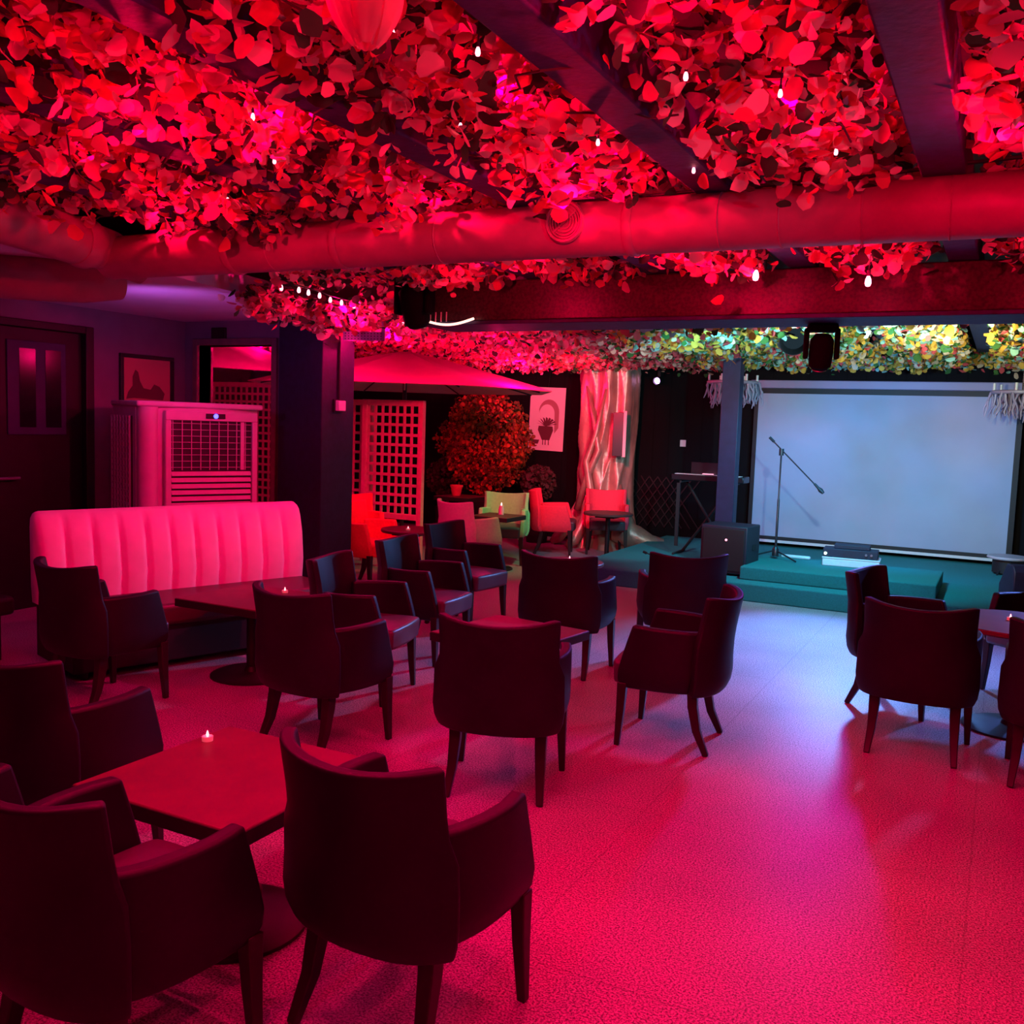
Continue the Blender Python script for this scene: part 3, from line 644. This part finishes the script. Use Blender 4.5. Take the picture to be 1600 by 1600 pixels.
moving_head(-3.40, 5.16, 2.56, 'dark moving stage light hanging at the left end of the hall beam', 1.0)
moving_head(-.95, 5.56, 2.232, 'dark moving stage light hanging under the beam in front of the screen', .72, .3)
t = thing('par_light', 'small violet-glowing spotlight high on the dark wall right of the tree', 'spotlight', (-4.17, WY-.02, 2.26))
obj('bracket', bx(-.02, .02, -.10, .02, .02, .12), 'black', t); h = obj('can', lt([(0, 0), (.04, 0), (.05, .05), (.05, .14), (.047, .14), (.044, .05), (0, .04)], 20), 'black', t); h.matrix_local = M4((0, -.06, 0), rx=PI*.55)
l = obj('lens', lt([(0, .10), (.042, .10), (.036, .115), (0, .125)], 18), 'lens', h)
t = thing('par_light', 'small dark spotlight among the flowers above the screen left of the stage light', 'spotlight', (-1.45, 7.3, 2.33), .2)
h = obj('can', lt([(0, 0), (.06, 0), (.09, .05), (.1, .16), (.095, .16), (.08, .05), (0, .04)], 24), 'canblack', t); h.matrix_local = M4((0, 0, 0), rx=PI*.6)
obj('bracket', bx(-.02, .02, -.02, .02, .0, .17), 'black', t)
# perforated bracket and curved LED strip
t = thing('perforated_bracket', 'violet perforated metal bracket among flowers right of the pillar', 'bracket', (-4.52, 6.15, 2.26), math.radians(14))
obj('plate', bx(-.17, .17, -.006, .006, -.035, .035), 'violetmetal', t)
hb = bmesh.new()
for i in range(12):
    for j in range(3): lathe(hb, [(0, 0), (.005, 0), (.005, .003), (0, .003)], 8, (-.15+i*.027, 0, 0), 0) if False else box(hb, -.153+i*.027, -.145+i*.027, -.008, -.005, -.025+j*.021, -.017+j*.021)
obj('holes', hb, 'black', t)
pl = obj('arm', bx(.15, .18, -.006, .006, -.035, .12), 'violetmetal', t)
t = thing('led_strip', 'curved glowing LED strip hanging under the left end of the beam', 'light strip')
bm = bmesh.new(); tube(bm, [(-3.34+.34*u, 5.225-.0*u, 2.265-.035*math.sin(PI*min(u*.9+.1, 1))) for u in [i/14 for i in range(15)]], .008, 8); obj('tube', bm, 'ledstrip', t)
for i, x in enumerate((-3.32, -3.28, -3.24, -3.2)): obj('hanger', bx(x-.003, x+.003, 5.222, 5.228, 2.25, 2.31), 'whiteplastic', t)
# hanging bulbs
def bulb(x, y, z, s, label, grp='red-glowing bulbs on the festoon strings', cord=True):
    t = thing('string_bulb', label, 'light bulb', (x, y, z), 0, grp)
    obj('glass', lt([(0, -.03*s), (.009*s, -.027*s), (.013*s, -.016*s), (.011*s, 0), (.006*s, .012*s), (0, .013*s)], 12), 'led', t)
    if cord: obj('socket', lt([(0, .012*s), (.008*s, .012*s), (.008*s, .035*s), (0, .035*s)], 8), 'black', t); obj('cord', tb([(0, 0, .03*s), (.004, 0, .03*s+.08), (0, .003, .03*s+.15)], .0025, 5), 'black', t)
HB = [(-1.18, 4.9, 2.42, 1.3, 'red-glowing bulb hanging below the duct, leftmost of the lower pair in front of the beam'),
      (-.64, 4.9, 2.37, 1.2, 'red-glowing bulb hanging lowest in front of the beam at right'),
      (-.68, 4.9, 2.50, 1., 'red-glowing bulb just under the duct at right, above the lowest bulb'),
      (-1.45, 4.9, 2.50, 1., 'red-glowing bulb just under the duct, left of the other beam bulbs')]
for b in HB: bulb(*b[:4], b[4]); plight((b[0], b[1]-.05, b[2]-.02), RED, 4, .02)
LS = [(-1.17, 2.02, 2.50), (-.58, 2.56, 2.5), (-1.18, 2.79, 2.5), (-.53, 3.14, 2.5), (-2.03, 2.2, 2.5), (-1.33, 1.9, 2.52), (-1.5, 2.5, 2.5), (-2.3, 2.6, 2.5), (-.75, 2.3, 2.48), (-2.9, 3.0, 2.5), (-1.0, 3.2, 2.5), (.1, 3.0, 2.5)]
for i, p in enumerate(LS): bulb(*p, .5, 'tiny glowing bulb buried in the red-lit hall flowers')
SL = [(-4.17, 4.79, 2.44), (-4.12, 4.9, 2.44), (-4.14, 5.02, 2.44), (-4.16, 5.16, 2.44), (-4.18, 5.3, 2.43), (-4.2, 5.45, 2.43), (-4.22, 5.62, 2.43), (-4.28, 5.9, 2.42), (-4.36, 6.2, 2.42), (-4.46, 6.6, 2.42)]
for p in SL: bulb(*p, .9, 'small white-pink bulb on the string along the side-room ceiling edge', 'string of small bulbs along the side-room ceiling edge', False)
bm = bmesh.new(); tube(bm, [(p[0], p[1], p[2]+.02) for p in SL], .004, 6); tag(obj('light_cable', bm, 'black'), 'thin cable carrying the small bulbs along the side-room ceiling edge', 'cable')
bm = bmesh.new(); tube(bm, [(-1.9, 3.62, 2.53), (-1.3, 3.61, 2.525), (-1.0, 3.6, 2.53), (-.6, 3.6, 2.522), (-.2, 3.62, 2.55), (.3, 3.6, 2.56)], .007, 6); tag(obj('power_cable', bm, 'black'), 'black power cable lying along the top of the duct', 'cable')
# large bloom near camera
t = thing('artificial_rose', 'large pale rose bloom hanging closest to the viewer at the top', 'flower', (-1.05, 1.42, 2.35))
for k in range(7):
    a0 = 2*PI*k/7*1.9; rb = .050+.0035*k; g = []
    for i in range(11):
        v_ = i/10; half = .95*math.sin(PI*min(.12+.8*v_, 1))**.6; row = []
        for q in range(9):
            u = -1+q/4; a = a0+u*half; r_ = rb*math.sin(PI*(.07+.62*v_))**.75+.014*max(0, v_-.75)*4+.003*math.sin(9*a)
            row.append((r_*math.cos(a), r_*math.sin(a), .065-.135*(1-v_)-.012*abs(u)**3*v_))
        g.append(row)
    bm = bmesh.new(); loft(bm, [[(p[0], p[1], -p[2]-.01) for p in r] for r in g][::-1]) if False else loft(bm, g)
    obj('petal', bm, 'p_cream', t, smooth=60)
obj('stem', tb([(0, 0, .06), (.01, 0, .14)], .004, 6), 'stem', t)

# ================================================================== COURTYARD
def lattice(x0, x1, y, z0, z1, label, post=True):
    t = thing('lattice_screen', label, 'lattice', ((x0+x1)/2, y, 0), 0, 'wooden lattice screens of the courtyard')
    w2 = (x1-x0)/2; bm = bmesh.new(); n = int((x1-x0)/.095)
    for i in range(n+1): xx = -w2+2*w2*i/n; box(bm, xx-.016, xx+.016, 0, .012, z0, z1)
    k = int((z1-z0)/.105)
    for i in range(k+1): zz = z0+(z1-z0)*i/k; box(bm, -w2, w2, -.012, 0, zz-.016, zz+.016)
    obj('slats', bm, 'lattice', t)
    fb = bmesh.new()
    for a in ((-w2-.03, w2+.03, -.025, .025, z1-.01, z1+.05), (-w2-.03, w2+.03, -.025, .025, z0-.05, z0+.01)): box(fb, *a)
    obj('rail', fb, 'lattice', t, bevel=.004)
    for s in (-1, 1): obj('post', bx(s*(w2+.035)-.03, s*(w2+.035)+.03, -.03, .03, 0, z1+.05), 'lattice', t, bevel=.004)
lattice(-6.38, -5.70, 8.8, .56, 1.78, 'wooden lattice screen right of the pillar, in front of the bush')
lattice(-7.15, -6.52, 9.0, .56, 1.78, 'wooden lattice screen partly behind the pillar, left of the bush screen')
lattice(-9.9, -8.5, 10.0, .2, 2.0, 'wooden lattice screen seen through the side-room window')
# umbrella
def umbrella(label, x, y, rz, R0, dz, tilt):
  global t, n
  t = thing('umbrella', label, 'umbrella', (x, y, 0), rz, None)
  bm = bmesh.new(); n = 8; g = []
  for r in [.03, .2, .45, .7, .9, 1.]:
    row = []
    for k in range(n*6+1):
        a = 2*PI*k/(n*6); seg = PI/n; aa = (a % (2*seg))-seg; rad = R0*r*math.cos(seg)/math.cos(aa)
        sag = -.035*math.sin(PI*r)*(1-abs(aa)/seg)
        row.append((rad*math.cos(a), rad*math.sin(a), dz+2.40-.42*r**1.15+sag-tilt*rad*math.cos(a)))
    g.append(row)
  loft(bm, g); loft(bm, [[(p[0], p[1], p[2]-.006) for p in row] for row in g])
  bmesh.ops.remove_doubles(bm, verts=bm.verts, dist=1e-5); obj('canopy', bm, 'canvas', t, smooth=20)
  obj('finial', lt([(0, dz+2.38), (.03, dz+2.38), (.03, dz+2.42), (.015, dz+2.45), (0, dz+2.46)], 12), 'legwood', t)
  obj('pole', tb([(0, 0, .05), (0, 0, dz+2.40)], .024, 14), 'legwood', t); obj('base', lt([(0, 0), (.25, 0), (.25, .05), (.06, .08), (.04, .3), (0, .3)], 24), 'tablebase', t)
  for k in range(8):
    a = 2*PI*k/8; rr_ = R0*.92; obj('rib', tb([(.04*math.cos(a), .04*math.sin(a), dz+2.33), (rr_*math.cos(a), rr_*math.sin(a), dz+1.965-tilt*rr_*math.cos(a))], .009, 6), 'legwood', t)
  obj('strap', tb([(.05, -.1, dz+2.3), (.06, -.12, dz+2.1), (.05, -.11, dz+1.95)], .012, 6), 'canvas', t)
umbrella('large open canvas umbrella lit pink, right of the dark pillar', -6.20, 9.25, math.radians(8), 1.78, 0, 0)
umbrella('open canvas umbrella seen through the side-room window, glowing red', -8.25, 8.05, math.radians(-20), 1.55, .17, .05)
# bush
t = thing('potted_bush', 'round orange-leaved bush in a dark planter between lattice and poster', 'bush', (-6.28, 11.35, 0))
obj('planter', lt([(0, 0), (.24, 0), (.32, .55), (.34, .55), (.34, .6), (.28, .6), (.26, .5), (0, .5)], 28), 'blackgloss', t)
for k in range(6):
    a = k*1.05; obj('branch', tb([(0, 0, .45), (.08*math.cos(a), .08*math.sin(a), .9), (.3*math.cos(a), .3*math.sin(a), 1.3)], [.03, .02, .008], 6), 'stem', t)
n = 5200; dd = rng.normal(size=(n, 3)); dd /= np.linalg.norm(dd, axis=1)[:, None]; rr = rng.uniform(.35, 1, n)**.45
rr *= 1+.12*np.sin(dd[:, 0]*7+1)*np.cos(dd[:, 2]*6)+.06*np.sin(dd[:, 1]*11)
bp = dd*rr[:, None]*np.array([.62, .58, .70])+np.array([0, 0, 1.36])
o = petals('foliage', None, bp, .026, (.5, .5), ['b_orange', 'b_green'], hang=.9); o.parent = t; o['kind'] = 'stuff'
# poster
t = thing('poster', 'pale poster of an arch with a potted plant on the dark back wall', 'poster', (-5.85, WY-.03, 1.69))
t.rotation_euler = (0, math.radians(1.2), 0)
bm = bx(-.275, .275, 0, .01, -.45, .45)
def blob2(bm, pts, y0, y1, mi):
    a = [bm.verts.new((p[0], y0, p[1])) for p in pts]; b = [bm.verts.new((p[0], y1, p[1])) for p in pts]; n = len(pts)
    bm.faces.new(a).material_index = mi; bm.faces.new(b[::-1]).material_index = mi
    for i in range(n): bm.faces.new((a[i], b[i], b[(i+1) % n], a[(i+1) % n])).material_index = mi
oa = [(.03+.16*math.cos(a), .10+.18*math.sin(a)) for a in [PI*.93-PI*.93*k/12 for k in range(13)]]; ia = [(.0+.12*math.cos(a), .08+.13*math.sin(a)) for a in [PI*k/12 for k in range(13)]]
for k in range(12):
    p = [oa[k], oa[k+1], ia[11-k], ia[12-k]]; blob2(bm, p, -.0015, 0, 2)
blob2(bm, [(.12, .08), (.19, .1), (.19, -.12), (.13, -.2)], -.0015, 0, 2)
blob2(bm, [(-.06, -.30), (.06, -.30), (.11, -.16), (.10, -.10), (-.12, -.10), (-.13, -.16)], -.002, 0, 1)
for k in range(9):
    a = PI*.1+PI*.8*k/8; blob2(bm, [(-.02, -.1), (.16*math.cos(a)-.01, -.1+.13*math.sin(a)), (.16*math.cos(a)+.02, -.1+.11*math.sin(a)), (.01, -.1)], -.002-.0003*k, 0, 1)
for xx in (-.05, -.01, .04): blob2(bm, [(xx, -.37), (xx+.015, -.37), (xx+.012, -.3), (xx, -.3)], -.002, 0, 1)
blob2(bm, [(-.24, -.36), (-.12, -.36), (-.1, -.30), (-.26, -.30)], -.002, 0, 1)
obj('sheet', bm, ['poster', 'ink', 'ink2'], t, smooth=0)
obj('cord', tb([(0, .005, .45), (.02, .01, .75)], .002, 5), 'black', t)
# sculpted tree
t = thing('tree_sculpture', 'thick sculpted tree trunk with twisting gilded roots at the back wall', 'tree sculpture', (-4.76, 12.0, 0))
bm = bmesh.new(); g = []
NT, NZ = 144, 90
for j in range(NZ+1):
    zz = 2.46*j/NZ; row = []
    for k in range(NT+1):
        a = 2*PI*(k % NT)/NT
        fl = .30*math.exp(-zz*4.2); r = .36+.04*(zz/2.4)+fl*(.45+.55*max(0, math.cos(a+.45))**2)
        q1 = math.sin(8*a+1.5*math.sin(2.6*zz+a)+.3*zz); q2 = math.sin(6*a-1.0*zz+1.6*math.sin(2.6*zz)+1.4); q3 = math.sin(12*a+3*math.sin(1.5*zz+2*a))
        dm = .25+.75*abs(math.sin(a))**1.2; r += dm*(.040*(abs(q1)**.7*(1 if q1 > 0 else -1))+.022*(1-2*abs(q2)**.5)+.008*q3)
        r += .02*math.exp(-zz*3)*math.sin(9*a)
        row.append((r*math.cos(a), min(r*math.sin(a)*.9, .37), zz))
    g.append(row)
loft(bm, g); bmesh.ops.remove_doubles(bm, verts=bm.verts, dist=1e-5); obj('trunk', bm, 'bark', t, smooth=180)
def root(pts, rad): obj('root', tb(pts, rad, 16), 'bark', t, smooth=180)
root([(.26, -.2, .85), (.33, -.27, .5), (.42, -.33, .24), (.60, -.36, .19), (.80, -.33, .13), (.95, -.27, .15)], [.05, .12, .19, .16, .11, .05])
root([(-.1, -.33, .7), (-.12, -.42, .35), (-.2, -.55, .1), (-.27, -.62, .02)], [.03, .07, .08, .04])
root([(-.34, -.1, .6), (-.42, -.2, .28), (-.55, -.3, .08), (-.62, -.34, .02)], [.03, .08, .08, .04])
root([(.1, -.36, 2.1), (.0, -.42, 1.5), (-.12, -.42, 1.15), (-.02, -.44, .7), (.1, -.46, .2)], [.02, .035, .045, .05, .07])
root([(-.22, -.28, 2.2), (-.05, -.38, 1.7), (.05, -.42, 1.3), (-.1, -.41, .95), (-.25, -.35, .5)], [.02, .035, .04, .045, .05])
obj('top_rim', lt([(0, 2.44), (.46, 2.44), (.46, 2.475), (0, 2.475)], 40), 'bark', t).scale = (1, .78, 1)
t = thing('wall_mirror', 'tall narrow black mirror with a pale edge beside the tree trunk', 'mirror', (-4.42, 11.50, 1.52), math.radians(18))
obj('glass', bx(-.065, .065, -.012, .012, -.28, .28), 'blackgloss', t, bevel=.003); obj('edge', bx(.065, .105, -.02, .02, -.29, .30), 'poster', t, bevel=.003)
# dark hedge shapes beside the bush
for (x_, y_, s_, lab) in ((-7.0, 11.6, .3, 'dark clipped shrub in front of the back wall left of the orange bush'), (-5.62, 11.7, .24, 'dark clipped shrub under the poster')):
    t = thing('dark_shrub', lab, 'shrub', (x_, y_, 0)); obj('pot', lt([(0, 0), (.14, 0), (.18, .4), (0, .4)], 20), 'black', t)
    obj('stem', tb([(0, 0, .38), (0, 0, .65)], .02, 8), 'stem', t)
    n = 900; dd = rng.normal(size=(n, 3)); dd /= np.linalg.norm(dd, axis=1)[:, None]
    o = petals('foliage', None, dd*(rng.uniform(.4, 1, n)**.4)[:, None]*s_+np.array([0, 0, .82]), .03, (1,), ['stem'], hang=.9); o.parent = t; o['kind'] = 'stuff'
# expanding trellis on wall
bm = bmesh.new()
for i in range(7):
    for s in (-1, 1):
        a = M4((-.36+.12*i, -.004*s, .45), ry=s*.62); box(bm, -.008, .008, -.003, .003, -.42, .42, M4=a)
o = obj('expanding_trellis', bm, 'legwood'); o.location = (-4.15, WY-.03, .17); tag(o, 'dark criss-cross trellis on the wall between tree and keyboard', 'trellis')
tag(obj('wall_switch', bx(-3.87, -3.79, WY-.012, WY, 1.38, 1.47), 'whiteplastic', bevel=.003), 'small white switch plate on the dark wall left of the post', 'wall switch')

# ================================================================== STAGE
t = thing('projection_screen', 'large white roll-down projection screen with black borders on the stage', 'projection screen', (0, 12.2, 0))
SX0, SX1, SZ0, SZ1 = -2.81, .10, .30, 2.10
obj('cloth', bx(SX0, SX1, 0, .012, SZ0, SZ1), 'screen', t, smooth=0)
obj('border_bottom', bx(SX0-.03, SX1+.05, -.004, .016, SZ0-.045, SZ0), 'black', t); obj('border_top', bx(SX0-.0, SX1+.0, -.004, .016, SZ1, SZ1+.065), 'black', t)
obj('border_side', bx(SX0-.05, SX0, -.004, .016, SZ0-.04, SZ1+.06), 'black', t); obj('border_side', bx(SX1, SX1+.06, -.004, .016, SZ0-.04, SZ1), 'black', t)
obj('case', bx(SX0-.1, SX1+.2, -.05, .06, SZ1+.065, SZ1+.165), 'casegrey', t, bevel=.01); obj('bottom_bar', bx(SX0-.02, SX1+.0, -.015, .02, SZ0-.08, SZ0-.045), 'whiteplastic', t, bevel=.004)
# subwoofer
t = thing('subwoofer', 'black subwoofer cabinet standing on the stage in front of the post', 'speaker', (-2.42, 9.60, .17), math.radians(-4))
obj('cabinet', bx(-.24, .24, -.20, .22, .02, .50), 'speaker', t, bevel=.012)
obj('front_grille', bx(-.215, .215, -.212, -.20, .05, .47), 'black', t, bevel=.004)
obj('badge', lt([(0, 0), (.012, 0), (.012, .004), (0, .004)], 12), 'reddot', t).matrix_local = M4((.03, -.213, .36), rx=PI/2)
obj('side_handle', bx(.24, .246, -.02, .10, .25, .31), 'black', t, bevel=.006)
for a in (-.2, .2):
    for b in (-.16, .18): obj('foot', lt([(0, 0), (.02, 0), (.02, .02), (0, .02)], 10), 'black', t).location = (a, b, 0)
# microphone stand
t = thing('microphone_stand', 'black tripod microphone stand with boom on the green platform', 'microphone stand', (-2.05, 10.05, .30))
obj('pole', tb([(0, 0, .05), (0, 0, .62), (0, 0, .63), (0, 0, 1.10)], [.013, .013, .009, .009], 10), 'steel', t)
obj('hub', lt([(0, .03), (.035, .03), (.035, .10), (.015, .13), (0, .13)], 14), 'steel', t)
for a in (-2.6, -.62, 1.5): obj('leg', tb([(0, 0, .09), (.30*math.cos(a), .30*math.sin(a), .012)], .009, 8), 'steel', t)
obj('clutch', lt([(0, 1.08), (.025, 1.08), (.025, 1.15), (0, 1.15)], 12), 'steel', t)
obj('boom', tb([(-.10, 0, 1.235), (.40, -.06, .77)], .007, 8), 'steel', t); obj('counterweight', tb([(-.13, .004, 1.263), (-.08, 0, 1.217)], .014, 10), 'steel', t)
mc = obj('microphone', tb([(.36, -.055, .81), (.40, -.06, .77), (.425, -.063, .747), (.455, -.067, .72)], [.012, .014, .024, .014], 12), 'black', t)
# box with amplifier
t = thing('white_box', 'flat white box under the amplifier on the green platform', 'box', (-1.29, 10.05, .30), math.radians(4)); obj('shell', bx(-.27, .27, -.14, .14, 0, .075), 'whiteplastic', t, bevel=.008); obj('lid', bx(-.275, .275, -.145, .145, .075, .088), 'whiteplastic', t, bevel=.004)
t = thing('amplifier', 'dark rack amplifier lying on the white box at the foot of the screen', 'amplifier', (-1.29, 10.05, .388), math.radians(4))
obj('chassis', bx(-.27, .25, -.12, .12, .005, .085), 'speaker', t, bevel=.005); obj('top_unit', bx(-.17, .17, -.06, .13, .085, .125), 'speaker', t, bevel=.005)
obj('power_light', lt([(0, 0), (.014, 0), (.014, .006), (0, .006)], 10), 'greendot', t).matrix_local = M4((-.245, -.12, .035), rx=PI/2)
for xx in (.14, .19): obj('knob', lt([(0, 0), (.012, 0), (.012, .014), (0, .014)], 12), 'chrome', t).matrix_local = M4((xx, -.12, .045), rx=PI/2)
for sx in (-.2, .2): obj('foot', bx(sx-.02, sx+.02, -.1, .1, 0, .006), 'black', t)
tag(obj('floor_tube', bx(-2.02, -1.72, 10.20, 10.24, .30, .335), 'whiteplastic', bevel=.015, seg=3), 'short white tube lying on the platform beside the microphone stand', 'tube')
# keyboard on stand
t = thing('keyboard', 'electronic keyboard on the stand behind the post', 'keyboard', (-2.98, 10.75, 1.03))
obj('body', bx(-.42, .42, -.14, .14, 0, .07), 'blackgloss', t, bevel=.01); obj('keys', bx(-.38, .38, -.135, -.03, .07, .078), 'whiteplastic', t, bevel=.002)
obj('music_rest', bx(-.26, .26, .10, .115, .07, .21), 'blackgloss', t, bevel=.004); obj('display', bx(-.1, .02, .02, .07, .07, .082), 'reddot', t)
t = thing('keyboard_stand', 'dark crossed keyboard stand at the back of the stage', 'stand', (-2.98, 10.75, .17))
for s in (-1, 1): obj('leg', tb([(s*.33, -.12*s, 0), (-s*.30, .10*s, .83)], .016, 8), 'black', t); obj('foot', tb([(s*.33, -.22, .012), (s*.33, .22, .012)], .014, 8), 'black', t); obj('arm', tb([(s*.30, -.15, .845), (s*.30, .15, .845)], .014, 8), 'black', t)
obj('cloth', bx(-.34, -.30, -.16, -.14, .1, .83), 'black', t)
t = thing('gooseneck_microphone', 'small black gooseneck microphone on the stage floor behind an armchair', 'microphone', (-3.18, 9.62, .17))
obj('base', lt([(0, 0), (.06, 0), (.05, .02), (0, .025)], 16), 'black', t); obj('neck', tb([(0, 0, .02), (-.02, 0, .06), (-.08, 0, .1), (-.14, 0, .12)], .006, 6), 'black', t); obj('capsule', tb([(-.13, 0, .115), (-.17, 0, .13)], .014, 8), 'black', t)
# monitor wedge and stool at right
t = thing('stage_monitor', 'blue-lit wedge stage monitor at the right edge of the stage', 'speaker', (.30, 10.05, .17), math.radians(20))
bm = bmesh.new(); pr = [(-.22, 0), (.22, 0), (.22, .12), (.02, .40), (-.16, .40), (-.22, .32)]
a = [bm.verts.new((-.26, p[0], p[1])) for p in pr]; b = [bm.verts.new((.26, p[0], p[1])) for p in pr]; bm.faces.new(a); bm.faces.new(b[::-1])
for i in range(6): bm.faces.new((a[i], b[i], b[(i+1) % 6], a[(i+1) % 6]))
obj('cabinet', bm, 'bluepost', t, bevel=.012); obj('grille', bx(-.22, .22, -.18, .18, 0, .012, M4=M4((0, .125, .262), rx=-.95)), 'black', t); t.scale = (.8, .8, .75)
t = thing('drum_stool', 'low dark stool with flat grey top at the foot of the screen corner', 'stool', (.12, 11.55, .17))
obj('seat', lt([(0, .27), (.2, .27), (.21, .29), (.2, .32), (0, .325)], 28), 'cooler', t); obj('drum', lt([(0, .03), (.15, .03), (.15, .27), (0, .27)], 24), 'black', t)
for k in range(3): a_ = k*2.1; obj('leg', tb([(.12*math.cos(a_), .12*math.sin(a_), .1), (.2*math.cos(a_), .2*math.sin(a_), 0)], .01, 8), 'steel', t)
t.scale = (1, 1, .62)
t = thing('drum_stool', 'second low dark stool beside the first, cut by the right edge', 'stool', (.62, 11.5, .17))
obj('seat', lt([(0, .27), (.2, .27), (.21, .29), (.2, .32), (0, .325)], 28), 'cooler', t); obj('drum', lt([(0, .03), (.15, .03), (.15, .27), (0, .27)], 24), 'black', t)
t.scale = (1, 1, .62)
# chandeliers
def chandelier(x, y, z, label):
    t = thing('chandelier', label, 'chandelier', (x, y, z), 0, 'twig chandeliers beside the screen')
    obj('rod', tb([(0, 0, .1), (0, 0, .45)], .008, 8), 'steel', t)
    bm = bmesh.new(); pts = [(.28*math.cos(a), .28*math.sin(a), .12) for a in [2*PI*k/20 for k in range(21)]]; tube(bm, pts, .02, 6); obj('ring', bm, 'crystal', t)
    bm = bmesh.new()
    for k in range(95):
        a = random.uniform(0, 2*PI); r = random.uniform(.1, .30); p = [(r*math.cos(a), r*math.sin(a), .12)]
        for s in range(4): p.append((p[-1][0]+random.uniform(-.03, .03), p[-1][1]+random.uniform(-.03, .03), p[-1][2]-random.uniform(.03, .085)))
        tube(bm, p, [.014, .012, .011, .009, .004], 5)
    o = obj('twigs', bm, 'crystal', t)
    for k in range(6):
        a = 2*PI*k/6+.3; c = obj('candle', lt([(0, .13), (.014, .13), (.014, .21), (0, .212)], 10), 'whiteplastic', t); c.location = (.27*math.cos(a), .27*math.sin(a), 0)
chandelier(-2.84, 11.0, 2.05, 'twig chandelier with white candles hanging behind the post')
chandelier(.12, 11.0, 1.98, 'twig chandelier hanging in front of the screen at the right edge')
